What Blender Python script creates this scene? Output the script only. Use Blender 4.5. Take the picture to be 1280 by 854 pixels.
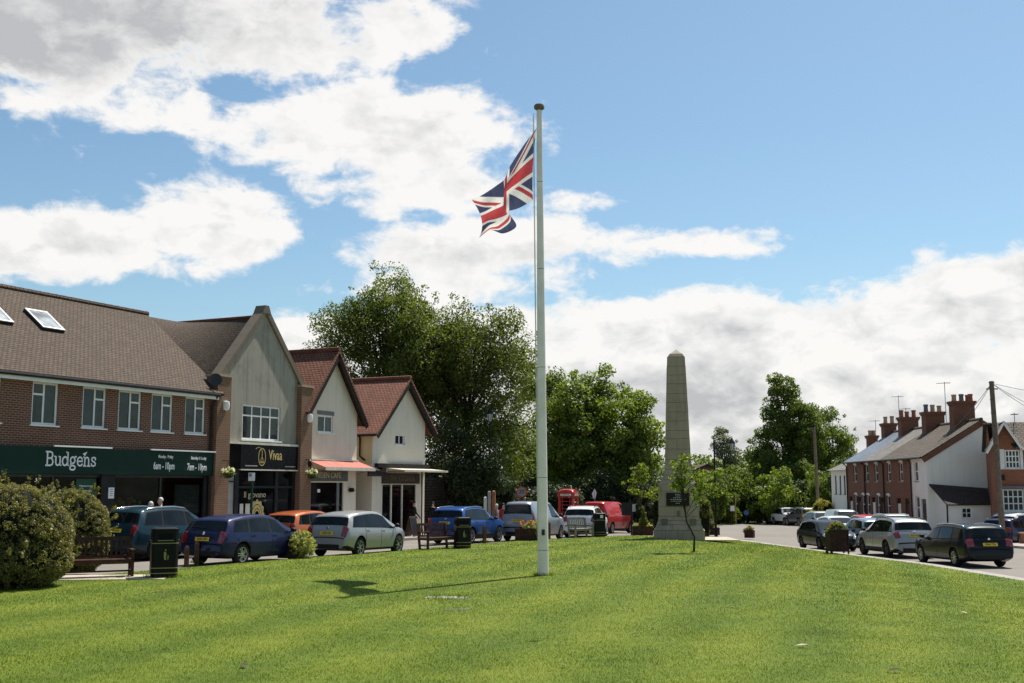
import bpy, bmesh, math, random
import numpy as np
from mathutils import Vector, Matrix, Euler
for o in list(bpy.data.objects): bpy.data.objects.remove(o, do_unlink=True)
R = math.radians
SC = bpy.context.scene
COL = SC.collection
# ---------------------------------------------------------------- camera
F, HZ, CX, CY, CZ = 1400.0, 606.0, 640.0, 427.0, 2.2          # focal length and horizon in photo pixels, eye height
PITCH = math.atan((HZ - CY) / F); cp, sp = math.cos(PITCH), math.sin(PITCH)
cam = bpy.data.cameras.new('camera'); camo = bpy.data.objects.new('camera', cam); COL.objects.link(camo)
camo.location = (0, 0, CZ); camo.rotation_euler = (R(90) + PITCH, 0, 0)
cam.sensor_width = 36; cam.lens = 36 * F / 1280; cam.clip_end = 6000; cam.clip_start = .05
SC.camera = camo
# ---------------------------------------------------------------- light
SUN_EL, SUN_AZ = R(60), R(36)                                    # azimuth clockwise from +Y
sd = Vector((math.sin(SUN_AZ) * math.cos(SUN_EL), math.cos(SUN_AZ) * math.cos(SUN_EL), math.sin(SUN_EL)))
sl = bpy.data.lights.new('sun', 'SUN'); sl.energy = 5.0; sl.angle = R(.53); sl.color = (1, .95, .87)
so = bpy.data.objects.new('sun', sl); COL.objects.link(so); so.rotation_euler = sd.to_track_quat('Z', 'Y').to_euler()
so.location = (20, 30, 60)
SC.view_settings.view_transform = 'Standard'; SC.view_settings.look = 'None'
SC.view_settings.exposure = 0.62; SC.view_settings.gamma = 1
SC.view_settings.use_curve_mapping = False

class NT:
    "small wrapper for building node trees"
    def __init__(s, tree): s.t = tree
    def n(s, typ, **kw):
        nd = s.t.nodes.new(typ)
        for k, v in kw.items():
            if k.startswith('i_'):
                key = k[2:]; key = int(key) if key.isdigit() else key.replace('_', ' ')
                s.set(nd.inputs[key], v)
            else: setattr(nd, k, v)
        return nd
    def set(s, sock, v):
        if isinstance(v, bpy.types.NodeSocket): s.t.links.new(v, sock)
        elif v is not None: sock.default_value = v
    def m(s, op, a, b=None, c=None, clamp=False):
        nd = s.t.nodes.new('ShaderNodeMath'); nd.operation = op; nd.use_clamp = clamp
        s.set(nd.inputs[0], a)
        if b is not None: s.set(nd.inputs[1], b)
        if c is not None: s.set(nd.inputs[2], c)
        return nd.outputs[0]
    def noise(s, vec, scale, detail=4, rough=.55, dist=0.0):
        nd = s.t.nodes.new('ShaderNodeTexNoise')
        s.set(nd.inputs['Vector'], vec); nd.inputs['Scale'].default_value = scale
        nd.inputs['Detail'].default_value = detail; nd.inputs['Roughness'].default_value = rough
        nd.inputs['Distortion'].default_value = dist
        return nd.outputs['Fac']
    def ramp(s, f, stops):
        nd = s.t.nodes.new('ShaderNodeValToRGB'); s.set(nd.inputs[0], f)
        e = nd.color_ramp.elements
        while len(e) < len(stops): e.new(.5)
        for q, (p_, c_) in zip(e, stops): q.position = p_; q.color = (*c_[:3], 1) if len(c_) >= 3 else (c_[0],) * 3 + (1,)
        return nd.outputs[0]
    def mix(s, f, a, b, mode='MIX'):
        nd = s.t.nodes.new('ShaderNodeMix'); nd.data_type = 'RGBA'; nd.blend_type = mode
        s.set(nd.inputs[0], f)
        for i, v in ((6, a), (7, b)):
            if isinstance(v, (tuple, list)): v = (*v[:3], 1)
            s.set(nd.inputs[i], v)
        return nd.outputs[2]
    def sstep(s, x, lo, hi):
        nd = s.t.nodes.new('ShaderNodeMapRange'); nd.interpolation_type = 'SMOOTHSTEP'
        s.set(nd.inputs[0], x); nd.inputs[1].default_value = lo; nd.inputs[2].default_value = hi
        return nd.outputs[0]

# ---------------------------------------------------------------- sky with cumulus
W = bpy.data.worlds.new('World'); SC.world = W; W.use_nodes = True
w = NT(W.node_tree); W.node_tree.nodes.clear()
sky = w.n('ShaderNodeTexSky', sky_type='NISHITA', sun_disc=False, sun_elevation=SUN_EL, sun_rotation=SUN_AZ,
          altitude=60, air_density=1.0, dust_density=1.0, ozone_density=1.0)
tc = w.n('ShaderNodeTexCoord'); dirv = tc.outputs['Generated']
sx = w.n('ShaderNodeSeparateXYZ', i_0=dirv); X_, Y_, Z_ = sx.outputs
yg = w.m('MAXIMUM', Y_, .2)
ta = w.m('DIVIDE', X_, yg); te = w.m('DIVIDE', Z_, yg)
def dirpx(px, py):
    u = (px - CX) / F; v = (CY - py) / F; k = cp - v * sp
    return u / k, (sp + v * cp) / k
blobs = [  # photo x, y, half width, half height, weight : where the cumulus banks of this sky stand
    (40, -10, 420, 150, 1.0), (300, 30, 240, 90, .85), (470, 30, 120, 70, .7), (560, -30, 120, 60, .6), (230, 140, 130, 45, .62),
    (460, 175, 190, 74, 1.0), (330, 160, 120, 50, .75), (500, 235, 170, 50, .9), (420, 215, 120, 50, .7),
    (40, 305, 170, 62, .95), (160, 300, 130, 48, .85), (270, 285, 130, 66, 1.0), (320, 335, 110, 30, .6),
    (600, 315, 260, 50, .9), (800, 303, 190, 26, .85), (560, 350, 200, 50, .8), (720, 252, 100, 18, .62), (640, 265, 90, 24, .5),
    (690, 190, 22, 20, .42), (640, 175, 36, 16, .42),
    (820, 425, 330, 66, 1.05), (1010, 420, 270, 58, 1.0), (1280, 375, 160, 72, 1.15), (1180, 400, 170, 60, .95), (980, 530, 760, 110, 1.4), (400, 430, 150, 52, .9),
]
bias = None
for px, py, rx, ry, wt in blobs:
    a0, e0 = dirpx(px, py)
    da = w.m('MULTIPLY', w.m('SUBTRACT', ta, a0), F / rx)
    de = w.m('MULTIPLY', w.m('SUBTRACT', te, e0), F / ry)
    q = w.m('ADD', w.m('MULTIPLY', da, da), w.m('MULTIPLY', de, de))
    q = w.m('DIVIDE', wt, w.m('ADD', 1.0, w.m('MULTIPLY', q, w.m('ADD', w.m('MULTIPLY', q, .5), .45))))
    bias = q if bias is None else w.m('MAXIMUM', bias, q)
front = w.sstep(Y_, .25, .5)
bias = w.m('ADD', w.m('MULTIPLY', bias, front), w.m('MULTIPLY', w.m('SUBTRACT', 1.0, front), .42))
vs = w.n('ShaderNodeVectorMath', operation='MULTIPLY', i_0=dirv, i_1=(1, 1, 1.7)).outputs[0]
n1 = w.noise(vs, 7.0, 4, .55, .15); n2 = w.noise(vs, 24, 8, .62, .3); n3 = w.noise(vs, 80, 5, .6, .2)
c_ = lambda n, k: w.m('MULTIPLY', w.m('SUBTRACT', n, .5), k)
dn = w.m('ADD', c_(n1, 1.15), w.m('ADD', c_(n2, .98), c_(n3, .14)))
dens = w.m('ADD', w.m('SUBTRACT', bias, .54), dn)
cover = w.sstep(dens, -.08, .2)
vs2 = w.n('ShaderNodeVectorMath', operation='ADD', i_0=vs, i_1=(.010, .012, .03)).outputs[0]
lit = w.m('ADD', w.m('SUBTRACT', n1, w.noise(vs2, 7.0, 4, .55, .15)), w.m('MULTIPLY', w.m('SUBTRACT', n2, w.noise(vs2, 24, 8, .62, .3)), .55))   # less cloud towards the sun: a lit side
thick = w.sstep(dens, .15, 1.0)
vb = w.n('ShaderNodeVectorMath', operation='MULTIPLY', i_0=dirv, i_1=(1, 1, 4.5)).outputs[0]
big = w.noise(vb, 3.2, 5, .55)
a0, e0 = dirpx(110, 40); gq = w.m('ADD', w.m('POWER', w.m('ABSOLUTE', w.m('MULTIPLY', w.m('SUBTRACT', ta, a0), F / 300)), 2.0), w.m('POWER', w.m('ABSOLUTE', w.m('MULTIPLY', w.m('SUBTRACT', te, e0), F / 80)), 2.0))
dark_base = w.m('MULTIPLY', w.m('DIVIDE', .75, w.m('ADD', 1.0, w.m('MULTIPLY', gq, gq))), front)      # the big cloud's heavy middle
shade = w.m('SUBTRACT', w.m('ADD', w.m('MULTIPLY', thick, .6), w.m('ADD', c_(big, 1.15), dark_base)), w.m('MULTIPLY', lit, 3.4), clamp=True)
shade = w.m('MULTIPLY', shade, w.sstep(dens, .05, .4))
cl = w.mix(shade, (7.75, 7.62, 7.42), (4.15, 4.2, 4.3))
skyc = w.mix(w.m('MULTIPLY', cover, .97), w.mix(1.0, sky.outputs[0], (.80, .96, .97), 'MULTIPLY'), cl)
bg = w.n('ShaderNodeBackground', i_Color=skyc, i_Strength=.082)
w.n('ShaderNodeOutputWorld', i_Surface=bg.outputs[0])

# ---------------------------------------------------------------- pixel helpers (a pixel is a direction; depth is given)
def ray(px, py):
    u = (px - CX) / F; v = (CY - py) / F; k = cp - v * sp
    return u / k, (sp + v * cp) / k
def at(px, py, Y):
    a, e = ray(px, py); return Vector((a * Y, Y, CZ + e * Y))
def Xat(px, Y, z=0.0):
    t = (z - CZ) / Y; return (px - CX) / F * Y * (cp + t * sp)
def interp(x, tab):
    if x <= tab[0][0]: return tab[0][1]
    for (a, b), (c, d) in zip(tab, tab[1:]):
        if x <= c: return b + (d - b) * (x - a) / (c - a)
    return tab[-1][1]
def sm(x, a, b):
    t = min(1, max(0, (x - a) / (b - a))); return t * t * (3 - 2 * t)
GY = [(-50, .35), (0, .12), (14, 0), (27, 0), (40, -.13), (55, -.33), (66, -.5), (80, -.8), (103, -1.4), (140, -2.0), (300, -3.5), (5000, -6)]
def gz(x, y):
    z = interp(y, GY)
    return z - .42 * sm(x, 6, 14) * sm(y, 8, 28) * (1 - sm(y, 70, 100))
def G(px, py, dz=0.0):
    a, e = ray(px, py); Y = 30.0
    for _ in range(60): Y = .5 * Y + .5 * min(400, max(3, (gz(a * Y, Y) + dz - CZ) / e if e < -1e-4 else 400))
    return Vector((a * Y, Y, gz(a * Y, Y) + dz))

# ---------------------------------------------------------------- mesh building
class MB:
    def __init__(s): s.v = []; s.f = []; s.mi = []
    def add(s, vs, fs, mi=0):
        b = len(s.v); s.v += [tuple(p) for p in vs]
        for f in fs: s.f.append(tuple(i + b for i in f)); s.mi.append(mi)
        return s
    def box(s, x0, x1, y0, y1, z0, z1, mi=0):
        return s.add([(x, y, z) for z in (z0, z1) for y in (y0, y1) for x in (x0, x1)],
                     [(0, 2, 3, 1), (4, 5, 7, 6), (0, 1, 5, 4), (2, 6, 7, 3), (0, 4, 6, 2), (1, 3, 7, 5)], mi)
    def obox(s, c, size, M=None, mi=0):
        hx, hy, hz = [q / 2 for q in size]; M = M or Matrix.Identity(3); c = Vector(c)
        return s.add([c + M @ Vector((x, y, z)) for z in (-hz, hz) for y in (-hy, hy) for x in (-hx, hx)],
                     [(0, 2, 3, 1), (4, 5, 7, 6), (0, 1, 5, 4), (2, 6, 7, 3), (0, 4, 6, 2), (1, 3, 7, 5)], mi)
    def bar(s, p0, p1, wd, hg, mi=0):
        p0, p1 = Vector(p0), Vector(p1); d = p1 - p0; L = d.length; d.normalize()
        up = Vector((0, 0, 1)) if abs(d.z) < .95 else Vector((1, 0, 0))
        y = up.cross(d).normalized(); z = d.cross(y)
        return s.obox((p0 + p1) / 2, (L, wd, hg), Matrix((d, y, z)).transposed(), mi)
    def poly(s, pts, mi=0): return s.add(pts, [tuple(range(len(pts)))], mi)
    def prism(s, pts, off, mi=0):
        "polygon (counter-clockwise seen from outside) extruded by -off"
        n = len(pts); off = Vector(off); b = [Vector(p) + off for p in pts]
        fs = [tuple(range(n)), tuple(range(2 * n - 1, n - 1, -1))]
        fs += [(i, i + n, (i + 1) % n + n, (i + 1) % n) for i in range(n)]
        return s.add([Vector(p) for p in pts] + b, fs, mi)
    def tube(s, p0, p1, r0, r1=None, n=8, mi=0, cap=True):
        r1 = r0 if r1 is None else r1; p0, p1 = Vector(p0), Vector(p1); d = (p1 - p0).normalized()
        a = d.orthogonal().normalized(); b = d.cross(a); vs = []
        for p, r in ((p0, r0), (p1, r1)):
            for k in range(n):
                t = 2 * math.pi * k / n; vs.append(p + (a * math.cos(t) + b * math.sin(t)) * r)
        fs = [(k, (k + 1) % n, (k + 1) % n + n, k + n) for k in range(n)]
        if cap: fs += [tuple(range(n - 1, -1, -1)), tuple(range(n, 2 * n))]
        return s.add(vs, fs, mi)
    def path(s, pts, rad, n=8, mi=0):
        pts = [Vector(p) for p in pts]; m = len(pts); vs = []; a = None
        for i, p in enumerate(pts):
            d = (pts[min(i + 1, m - 1)] - pts[max(i - 1, 0)]).normalized()
            if a is None: a = d.orthogonal().normalized()
            else: a = (a - d * a.dot(d)).normalized()
            b = d.cross(a); r = rad[i] if isinstance(rad, (list, tuple)) else rad
            for k in range(n):
                t = 2 * math.pi * k / n; vs.append(p + (a * math.cos(t) + b * math.sin(t)) * r)
        fs = [(i * n + k, i * n + (k + 1) % n, (i + 1) * n + (k + 1) % n, (i + 1) * n + k) for i in range(m - 1) for k in range(n)]
        fs += [tuple(range(n - 1, -1, -1)), tuple(range((m - 1) * n, m * n))]
        return s.add(vs, fs, mi)
    def lathe(s, prof, n=16, c=(0, 0, 0), axis='Z', mi=0, cap=True):
        vs = []; c = Vector(c)
        for r, z in prof:
            for k in range(n):
                t = 2 * math.pi * k / n; q = (r * math.cos(t), r * math.sin(t), z)
                if axis == 'Y': q = (q[0], z, -q[1])
                vs.append(c + Vector(q))
        m = len(prof)
        fs = [(i * n + k, i * n + (k + 1) % n, (i + 1) * n + (k + 1) % n, (i + 1) * n + k) for i in range(m - 1) for k in range(n)]
        if cap and prof[0][0] > 1e-6: fs.append(tuple(range(n - 1, -1, -1)))
        if cap and prof[-1][0] > 1e-6: fs.append(tuple(range((m - 1) * n, m * n)))
        return s.add(vs, fs, mi)
    def grid(s, fn, nu, nv, mi=0):
        vs = [fn(i / nu, j / nv) for i in range(nu + 1) for j in range(nv + 1)]
        return s.add(vs, [(i * (nv + 1) + j, (i + 1) * (nv + 1) + j, (i + 1) * (nv + 1) + j + 1, i * (nv + 1) + j + 1)
                          for i in range(nu) for j in range(nv)], mi)
    def mesh(s, name, mats):
        me = bpy.data.meshes.new(name); me.from_pydata(s.v, [], s.f); 
        mats = mats if isinstance(mats, (list, tuple)) else [mats]
        for m_ in mats: me.materials.append(MAT[m_])
        if len(mats) > 1: me.polygons.foreach_set('material_index', s.mi)
        autouv(me); me.update(); return me
    def build(s, name, mats, parent=None, smooth=False, loc=None, rot=None):
        me = s.mesh(name, mats)
        if smooth is True: me.shade_smooth()
        elif smooth: smooth_angle(me, smooth)
        return link(name, me, parent, loc, rot)
def smooth_angle(me, deg):
    me.shade_smooth()
    try: me.set_sharp_from_angle(angle=R(deg))
    except Exception: pass
def link(name, me, parent=None, loc=None, rot=None):
    o = bpy.data.objects.new(name, me); COL.objects.link(o)
    if parent is not None: o.parent = parent
    if loc is not None: o.location = loc
    if rot is not None: o.rotation_euler = rot
    return o
def autouv(me):
    n = len(me.loops)
    if not n: return
    co = np.empty(len(me.vertices) * 3, np.float32); me.vertices.foreach_get('co', co); co = co.reshape(-1, 3)
    li = np.empty(n, np.int32); me.loops.foreach_get('vertex_index', li)
    lt = np.empty(len(me.polygons), np.int32); me.polygons.foreach_get('loop_total', lt)
    nr = np.empty(len(me.polygons) * 3, np.float32); me.polygons.foreach_get('normal', nr); nr = nr.reshape(-1, 3)
    nl = np.repeat(nr, lt, axis=0); P = co[li]
    flat = np.abs(nl[:, 2]) > .985
    t = np.stack([-nl[:, 1], nl[:, 0], np.zeros(n)], 1); t[flat] = (1, 0, 0)
    t /= np.maximum(np.linalg.norm(t, axis=1), 1e-6)[:, None]
    b = np.cross(nl, t)
    uv = np.stack([(P * t).sum(1), (P * b).sum(1)], 1).astype(np.float32)
    ly = me.uv_layers.new(name='UVMap'); ly.data.foreach_set('uv', uv.ravel())
def tag(o, label, cat, group=None, kind=None):
    o['label'] = label; o['category'] = cat
    if group: o['group'] = group
    if kind: o['kind'] = kind
    return o
def thing(name, label, cat, loc=(0, 0, 0), rz=0.0, group=None):
    o = bpy.data.objects.new(name, None); COL.objects.link(o); o.empty_display_size = .2
    o.location = loc; o.rotation_euler = (0, 0, rz)
    return tag(o, label, cat, group)
def text_mesh(txt, h, depth=.006, align='CENTER', bold=0.0, xs=1.0):
    cu = bpy.data.curves.new('lettering', 'FONT'); cu.body = txt; cu.size = h; cu.align_x = align; cu.align_y = 'CENTER'
    cu.extrude = depth / 2; cu.offset = bold; cu.resolution_u = 3
    ob = bpy.data.objects.new('lettering', cu); COL.objects.link(ob)
    dg = bpy.context.evaluated_depsgraph_get(); dg.update()
    me = bpy.data.meshes.new_from_object(ob.evaluated_get(dg)); bpy.data.objects.remove(ob, do_unlink=True); bpy.data.curves.remove(cu)
    if xs != 1.0: me.transform(Matrix.Diagonal((xs, 1, 1, 1)))
    return me
def lettering(txt, h, mat, parent, loc, rot=(R(90), 0, 0), depth=.006, bold=0.0, xs=1.0, align='CENTER', name='lettering'):
    me = text_mesh(txt, h, depth, align, bold, xs); me.materials.clear(); me.materials.append(MAT[mat])
    return link(name, me, parent, loc, rot)

# ---------------------------------------------------------------- materials
MAT = {}
def pm(name, col, rough=.6, var=.12, scale=3.0, bump=0.0, bscale=None, metal=0.0, coat=0.0, spec=.5, col2=None, detail=5, trans=0.0, coord='Object'):
    m = bpy.data.materials.new(name); m.use_nodes = True; t = NT(m.node_tree)
    b = m.node_tree.nodes['Principled BSDF']
    b.inputs['Roughness'].default_value = rough; b.inputs['Metallic'].default_value = metal
    b.inputs['Coat Weight'].default_value = coat; b.inputs['Coat Roughness'].default_value = .04
    b.inputs['Specular IOR Level'].default_value = spec if max(col) > .12 or metal else spec * .35
    tcn = t.n('ShaderNodeTexCoord').outputs[coord]
    f = t.noise(tcn, scale, detail, .6)
    c2 = col2 or tuple(max(0, c * (1 - var * 2)) for c in col); c1 = tuple(min(1, c * (1 + var)) for c in col)
    t.set(b.inputs['Base Color'], t.ramp(f, [(.3, c2), (.7, c1)]))
    if bump:
        bn = t.n('ShaderNodeBump', i_Strength=bump, i_Distance=.02, i_Height=t.noise(tcn, bscale or scale * 6, 5, .65))
        t.set(b.inputs['Normal'], bn.outputs[0])
    MAT[name] = m; return m
def brick_mat(name, c1, c2, mortar, bw=.225, bh=.075, mw=.011, bump=.5, stain=.25, offset=.5, rough=.85, tile=False):
    m = bpy.data.materials.new(name); m.use_nodes = True; t = NT(m.node_tree); b = m.node_tree.nodes['Principled BSDF']
    b.inputs['Roughness'].default_value = rough; b.inputs['Specular IOR Level'].default_value = .25
    tcn = t.n('ShaderNodeTexCoord'); uv = tcn.outputs['UV']
    if tile:                                                       # wobble the courses a little
        wob = t.n('ShaderNodeTexNoise', i_Vector=uv, i_Scale=1.7, i_Detail=2.0)
        uv = t.n('ShaderNodeVectorMath', operation='ADD', i_0=uv, i_1=t.n('ShaderNodeVectorMath', operation='SCALE', i_0=wob.outputs['Color'], i_Scale=.035).outputs[0]).outputs[0]
    br = t.n('ShaderNodeTexBrick', i_Vector=uv, i_Color1=(*c1, 1), i_Color2=(*c2, 1), i_Mortar=(*mortar, 1), i_Scale=1.0, i_Mortar_Size=mw, i_Mortar_Smooth=.2, i_Bias=0.0, i_Brick_Width=bw, i_Row_Height=bh)
    br.offset = offset
    n = t.noise(tcn.outputs['Object'], .9, 6, .65); n2 = t.noise(uv, 9, 3, .6)
    c = t.mix(t.m('MULTIPLY', t.sstep(n, .42, .72), stain), br.outputs['Color'], tuple(x * .35 for x in c1))
    c = t.mix(t.m('MULTIPLY', n2, .5), c, tuple(min(1, x * 1.5) for x in c2), 'MIX') if not tile else t.mix(t.m('MULTIPLY', t.sstep(n2, .5, .8), .45), c, tuple(min(1, x * 1.9) for x in c2))
    t.set(b.inputs['Base Color'], c)
    if tile:
        y = t.n('ShaderNodeSeparateXYZ', i_0=uv).outputs[1]
        saw = t.m('SUBTRACT', 1.0, t.m('FRACT', t.m('DIVIDE', y, bh)))
        h = t.m('MULTIPLY', saw, t.m('SUBTRACT', 1.0, br.outputs['Fac']))
        bn = t.n('ShaderNodeBump', i_Strength=bump, i_Distance=.03, i_Height=t.m('ADD', h, t.m('MULTIPLY', n2, .4)))
    else:
        h = t.m('ADD', t.m('SUBTRACT', 1.0, br.outputs['Fac']), t.m('MULTIPLY', n2, .4))
        bn = t.n('ShaderNodeBump', i_Strength=bump, i_Distance=.008, i_Height=h)
    t.set(b.inputs['Normal'], bn.outputs[0]); MAT[name] = m; return m
def leaf_mat(name, dark, light, trans=.45, var_scale=.35, rough=.5):
    m = bpy.data.materials.new(name); m.use_nodes = True; t = NT(m.node_tree); nt = m.node_tree; nt.nodes.clear()
    g = t.n('ShaderNodeNewGeometry'); tcn = t.n('ShaderNodeTexCoord')
    f = t.m('ADD', t.m('MULTIPLY', g.outputs['Random Per Island'], .6), t.m('MULTIPLY', t.noise(tcn.outputs['Object'], var_scale, 3), .5))
    c = t.ramp(f, [(.2, dark), (.85, light)])
    p = t.n('ShaderNodeBsdfPrincipled', i_Base_Color=c, i_Roughness=rough); p.inputs['Specular IOR Level'].default_value = .35
    ct = t.mix(1.0, c, (1.25, 1.3, .45), 'MULTIPLY')
    tr = t.n('ShaderNodeBsdfTranslucent', i_Color=ct)
    mx = t.n('ShaderNodeMixShader', i_0=trans, i_1=p.outputs[0], i_2=tr.outputs[0])
    t.n('ShaderNodeOutputMaterial', i_Surface=mx.outputs[0]); MAT[name] = m; return m
def paint(name, col, metal=.0, flake=.0):
    m = bpy.data.materials.new(name); m.use_nodes = True; t = NT(m.node_tree); b = m.node_tree.nodes['Principled BSDF']
    o = t.n('ShaderNodeTexCoord').outputs['Object']
    c = t.mix(t.m('MULTIPLY', t.sstep(t.noise(o, 2.2, 5, .7), .5, .85), .06), col, (.12, .11, .095))   # road dust
    t.set(b.inputs['Base Color'], c); b.inputs['Metallic'].default_value = metal
    b.inputs['Roughness'].default_value = .38 if metal else .3
    dk = max(col) < .02; b.inputs['Coat Weight'].default_value = .3 if dk else .4 if max(col) < .15 else .6; b.inputs['Coat Roughness'].default_value = .04; b.inputs['Specular IOR Level'].default_value = .15 if dk else .2 if max(col) < .15 else .35
    MAT[name] = m; return m
def glass(name, col=(.012, .015, .017), rough=.04):
    m = bpy.data.materials.new(name); m.use_nodes = True; t = NT(m.node_tree); b = m.node_tree.nodes['Principled BSDF']
    o = t.n('ShaderNodeTexCoord').outputs['Object']
    t.set(b.inputs['Base Color'], t.ramp(t.noise(o, 1.6, 3), [(.35, tuple(c * .5 for c in col)), (.65, tuple(c * 1.6 for c in col))]))
    b.inputs['Roughness'].default_value = rough; b.inputs['IOR'].default_value = 1.45
    bn = t.n('ShaderNodeBump', i_Strength=.05, i_Distance=.02, i_Height=t.noise(o, 1.3, 1)); t.set(b.inputs['Normal'], bn.outputs[0])
    MAT[name] = m; return m
def clear_glass(name, tint=(.55, .6, .58), refl=.12):
    m = bpy.data.materials.new(name); m.use_nodes = True; t = NT(m.node_tree); nt = m.node_tree; nt.nodes.clear()
    gl = t.n('ShaderNodeBsdfGlossy', i_Roughness=.03); tr = t.n('ShaderNodeBsdfTransparent', i_Color=(*tint, 1))
    fr = t.n('ShaderNodeLayerWeight', i_Blend=.5)
    mx = t.n('ShaderNodeMixShader', i_0=t.m('ADD', t.m('MULTIPLY', t.m('POWER', fr.outputs[1], 4.0), .3), .012, clamp=True), i_1=tr.outputs[0], i_2=gl.outputs[0])
    t.n('ShaderNodeOutputMaterial', i_Surface=mx.outputs[0]); MAT[name] = m; return m

brick_mat('brick_dark_red', (.165, .055, .032), (.09, .032, .021), (.30, .23, .17), mw=.015, bump=.8)
brick_mat('brick_buff', (.2, .105, .058), (.13, .068, .04), (.24, .185, .13), mw=.013, bump=.6)
brick_mat('brick_orange', (.30, .095, .045), (.22, .07, .036), (.27, .2, .15))
brick_mat('brick_terrace', (.225, .076, .04), (.145, .05, .029), (.22, .155, .11))
brick_mat('tile_brown', (.105, .070, .045), (.066, .045, .03), (.018, .013, .010), bw=.19, bh=.13, mw=.018, bump=.9, tile=True, stain=.3)
brick_mat('tile_red', (.205, .082, .046), (.14, .056, .034), (.045, .02, .015), bw=.2, bh=.14, mw=.016, bump=1.0, tile=True, stain=.45)
brick_mat('tile_grey_brown', (.115, .09, .066), (.08, .063, .047), (.022, .018, .015), bw=.26, bh=.2, mw=.02, bump=.9, tile=True, stain=.4)
brick_mat('slate_blue', (.17, .19, .225), (.13, .15, .185), (.05, .055, .065), bw=.25, bh=.2, mw=.008, bump=.4, tile=True, stain=.25, rough=.5)
brick_mat('slate_grey', (.195, .175, .15), (.14, .125, .107), (.06, .056, .05), bw=.25, bh=.2, mw=.008, bump=.5, tile=True, stain=.35, rough=.6)
brick_mat('tile_dark', (.06, .042, .036), (.042, .031, .028), (.015, .012, .01), bw=.25, bh=.2, mw=.012, bump=.7, tile=True, stain=.3)
def render_mat(name, col, streak=.5, sc=1.0, dirt=(.12, .11, .09)):
    "painted or bare render with rain streaks running down it"
    m = bpy.data.materials.new(name); m.use_nodes = True; t = NT(m.node_tree); b = m.node_tree.nodes['Principled BSDF']
    b.inputs['Roughness'].default_value = .9; b.inputs['Specular IOR Level'].default_value = .2
    o = t.n('ShaderNodeTexCoord').outputs['Object']
    sv = t.n('ShaderNodeVectorMath', operation='MULTIPLY', i_0=o, i_1=(4.5 * sc, 4.5 * sc, .28 * sc)).outputs[0]
    s1 = t.sstep(t.noise(sv, 1.0, 5, .65), .45, .8); s2 = t.sstep(t.noise(o, .8, 6, .65), .45, .75)
    f = t.m('MULTIPLY', t.m('ADD', t.m('MULTIPLY', s1, .7), t.m('MULTIPLY', s2, .5)), streak, clamp=True)
    t.set(b.inputs['Base Color'], t.mix(f, col, dirt))
    bn = t.n('ShaderNodeBump', i_Strength=.35, i_Distance=.01, i_Height=t.noise(o, 60, 4, .7)); t.set(b.inputs['Normal'], bn.outputs[0])
    MAT[name] = m
render_mat('render_grey', (.33, .305, .255), .9)
render_mat('render_cream', (.72, .645, .525), .24)
render_mat('render_white', (.86, .82, .74), .16)
render_mat('render_buff', (.6, .46, .28), .3)
render_mat('stone_grey', (.37, .295, .215), .65, 1.3, (.13, .115, .09))
render_mat('stone_dark', (.17, .14, .105), .5, 1.5)
pm('upvc_white', (.78, .78, .76), .35, .04); pm('paint_white', (.76, .75, .72), .5, .06)
pm('pole_white', (.90, .79, .745), .4, .05, 1.6, col2=(.72, .63, .575))
pm('paint_black', (.018, .018, .019), .4, .2); pm('paint_cream', (.62, .58, .48), .6, .1)
pm('dark_timber', (.028, .021, .017), .7, .3, 8, .3); pm('fascia_green', (.003, .026, .016), .5, .08)
pm('fascia_black', (.010, .010, .012), .22, .15); pm('sign_white', (.8, .8, .78), .5, .02); pm('sign_gold', (.55, .42, .16), .4, .1)
pm('awning_red', (.42, .12, .085), .8, .12, 2); pm('awning_cream', (.62, .56, .46), .8, .1); pm('sign_cream', (.55, .47, .28), .6, .12)
pm('sign_brown', (.07, .045, .03), .6, .2); pm('sign_slate', (.11, .12, .115), .5, .15)
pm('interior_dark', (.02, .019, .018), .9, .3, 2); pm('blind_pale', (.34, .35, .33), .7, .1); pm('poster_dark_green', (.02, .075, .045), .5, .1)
pm('kerb_stone', (.30, .275, .24), .9, .14, 2, .3); pm('paving', (.34, .30, .26), .9, .14, 1.2, .3)
pm('slab_stone', (.42, .36, .28), .9, .15, 2, .3)
pm('bench_timber', (.075, .035, .022), .55, .3, 7, .3); pm('bench_bleached', (.27, .25, .19), .8, .2, 9, .3)
pm('bin_black', (.006, .0065, .0065), .45, .2); pm('bin_gold', (.30, .25, .07), .4, .1)
pm('post_timber', (.11, .062, .036), .8, .25, 9, .4); pm('planter_timber', (.052, .026, .019), .7, .25, 6, .3)
pm('phone_red', (.42, .022, .018), .35, .12); pm('metal_grey', (.22, .22, .22), .45, .1, metal=.7); pm('metal_dark', (.03, .03, .032), .4, .2, metal=.4)
pm('iron_black', (.012, .012, .013), .4, .2); pm('post_green', (.01, .06, .035), .45, .1)
pm('tyre', (.016, .016, .016), .85, .2, 10); pm('rim_silver', (.5, .5, .5), .3, .05, metal=.9); pm('rim_dark', (.04, .04, .042), .4, .1, metal=.6)
pm('arch_black', (.008, .008, .008), .95, .1); pm('trim_black', (.018, .018, .018), .6, .15)
pm('lamp_red', (.22, .006, .006), .12, .15, 9, coat=1); pm('lamp_clear', (.72, .74, .75), .1, .1, 12, coat=1, metal=.4)
pm('plate_yellow', (.72, .48, .03), .45, .03); pm('plate_white', (.78, .78, .75), .45, .03); pm('plate_ink', (.01, .01, .01), .5, .05)
pm('chrome', (.7, .7, .7), .15, .02, metal=1.0)
pm('soil', (.05, .035, .025), .95, .3, 20); pm('bark', (.085, .065, .05), .95, .3, 9, .7); pm('bark_dark', (.04, .032, .026), .95, .3, 9, .6)
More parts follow.
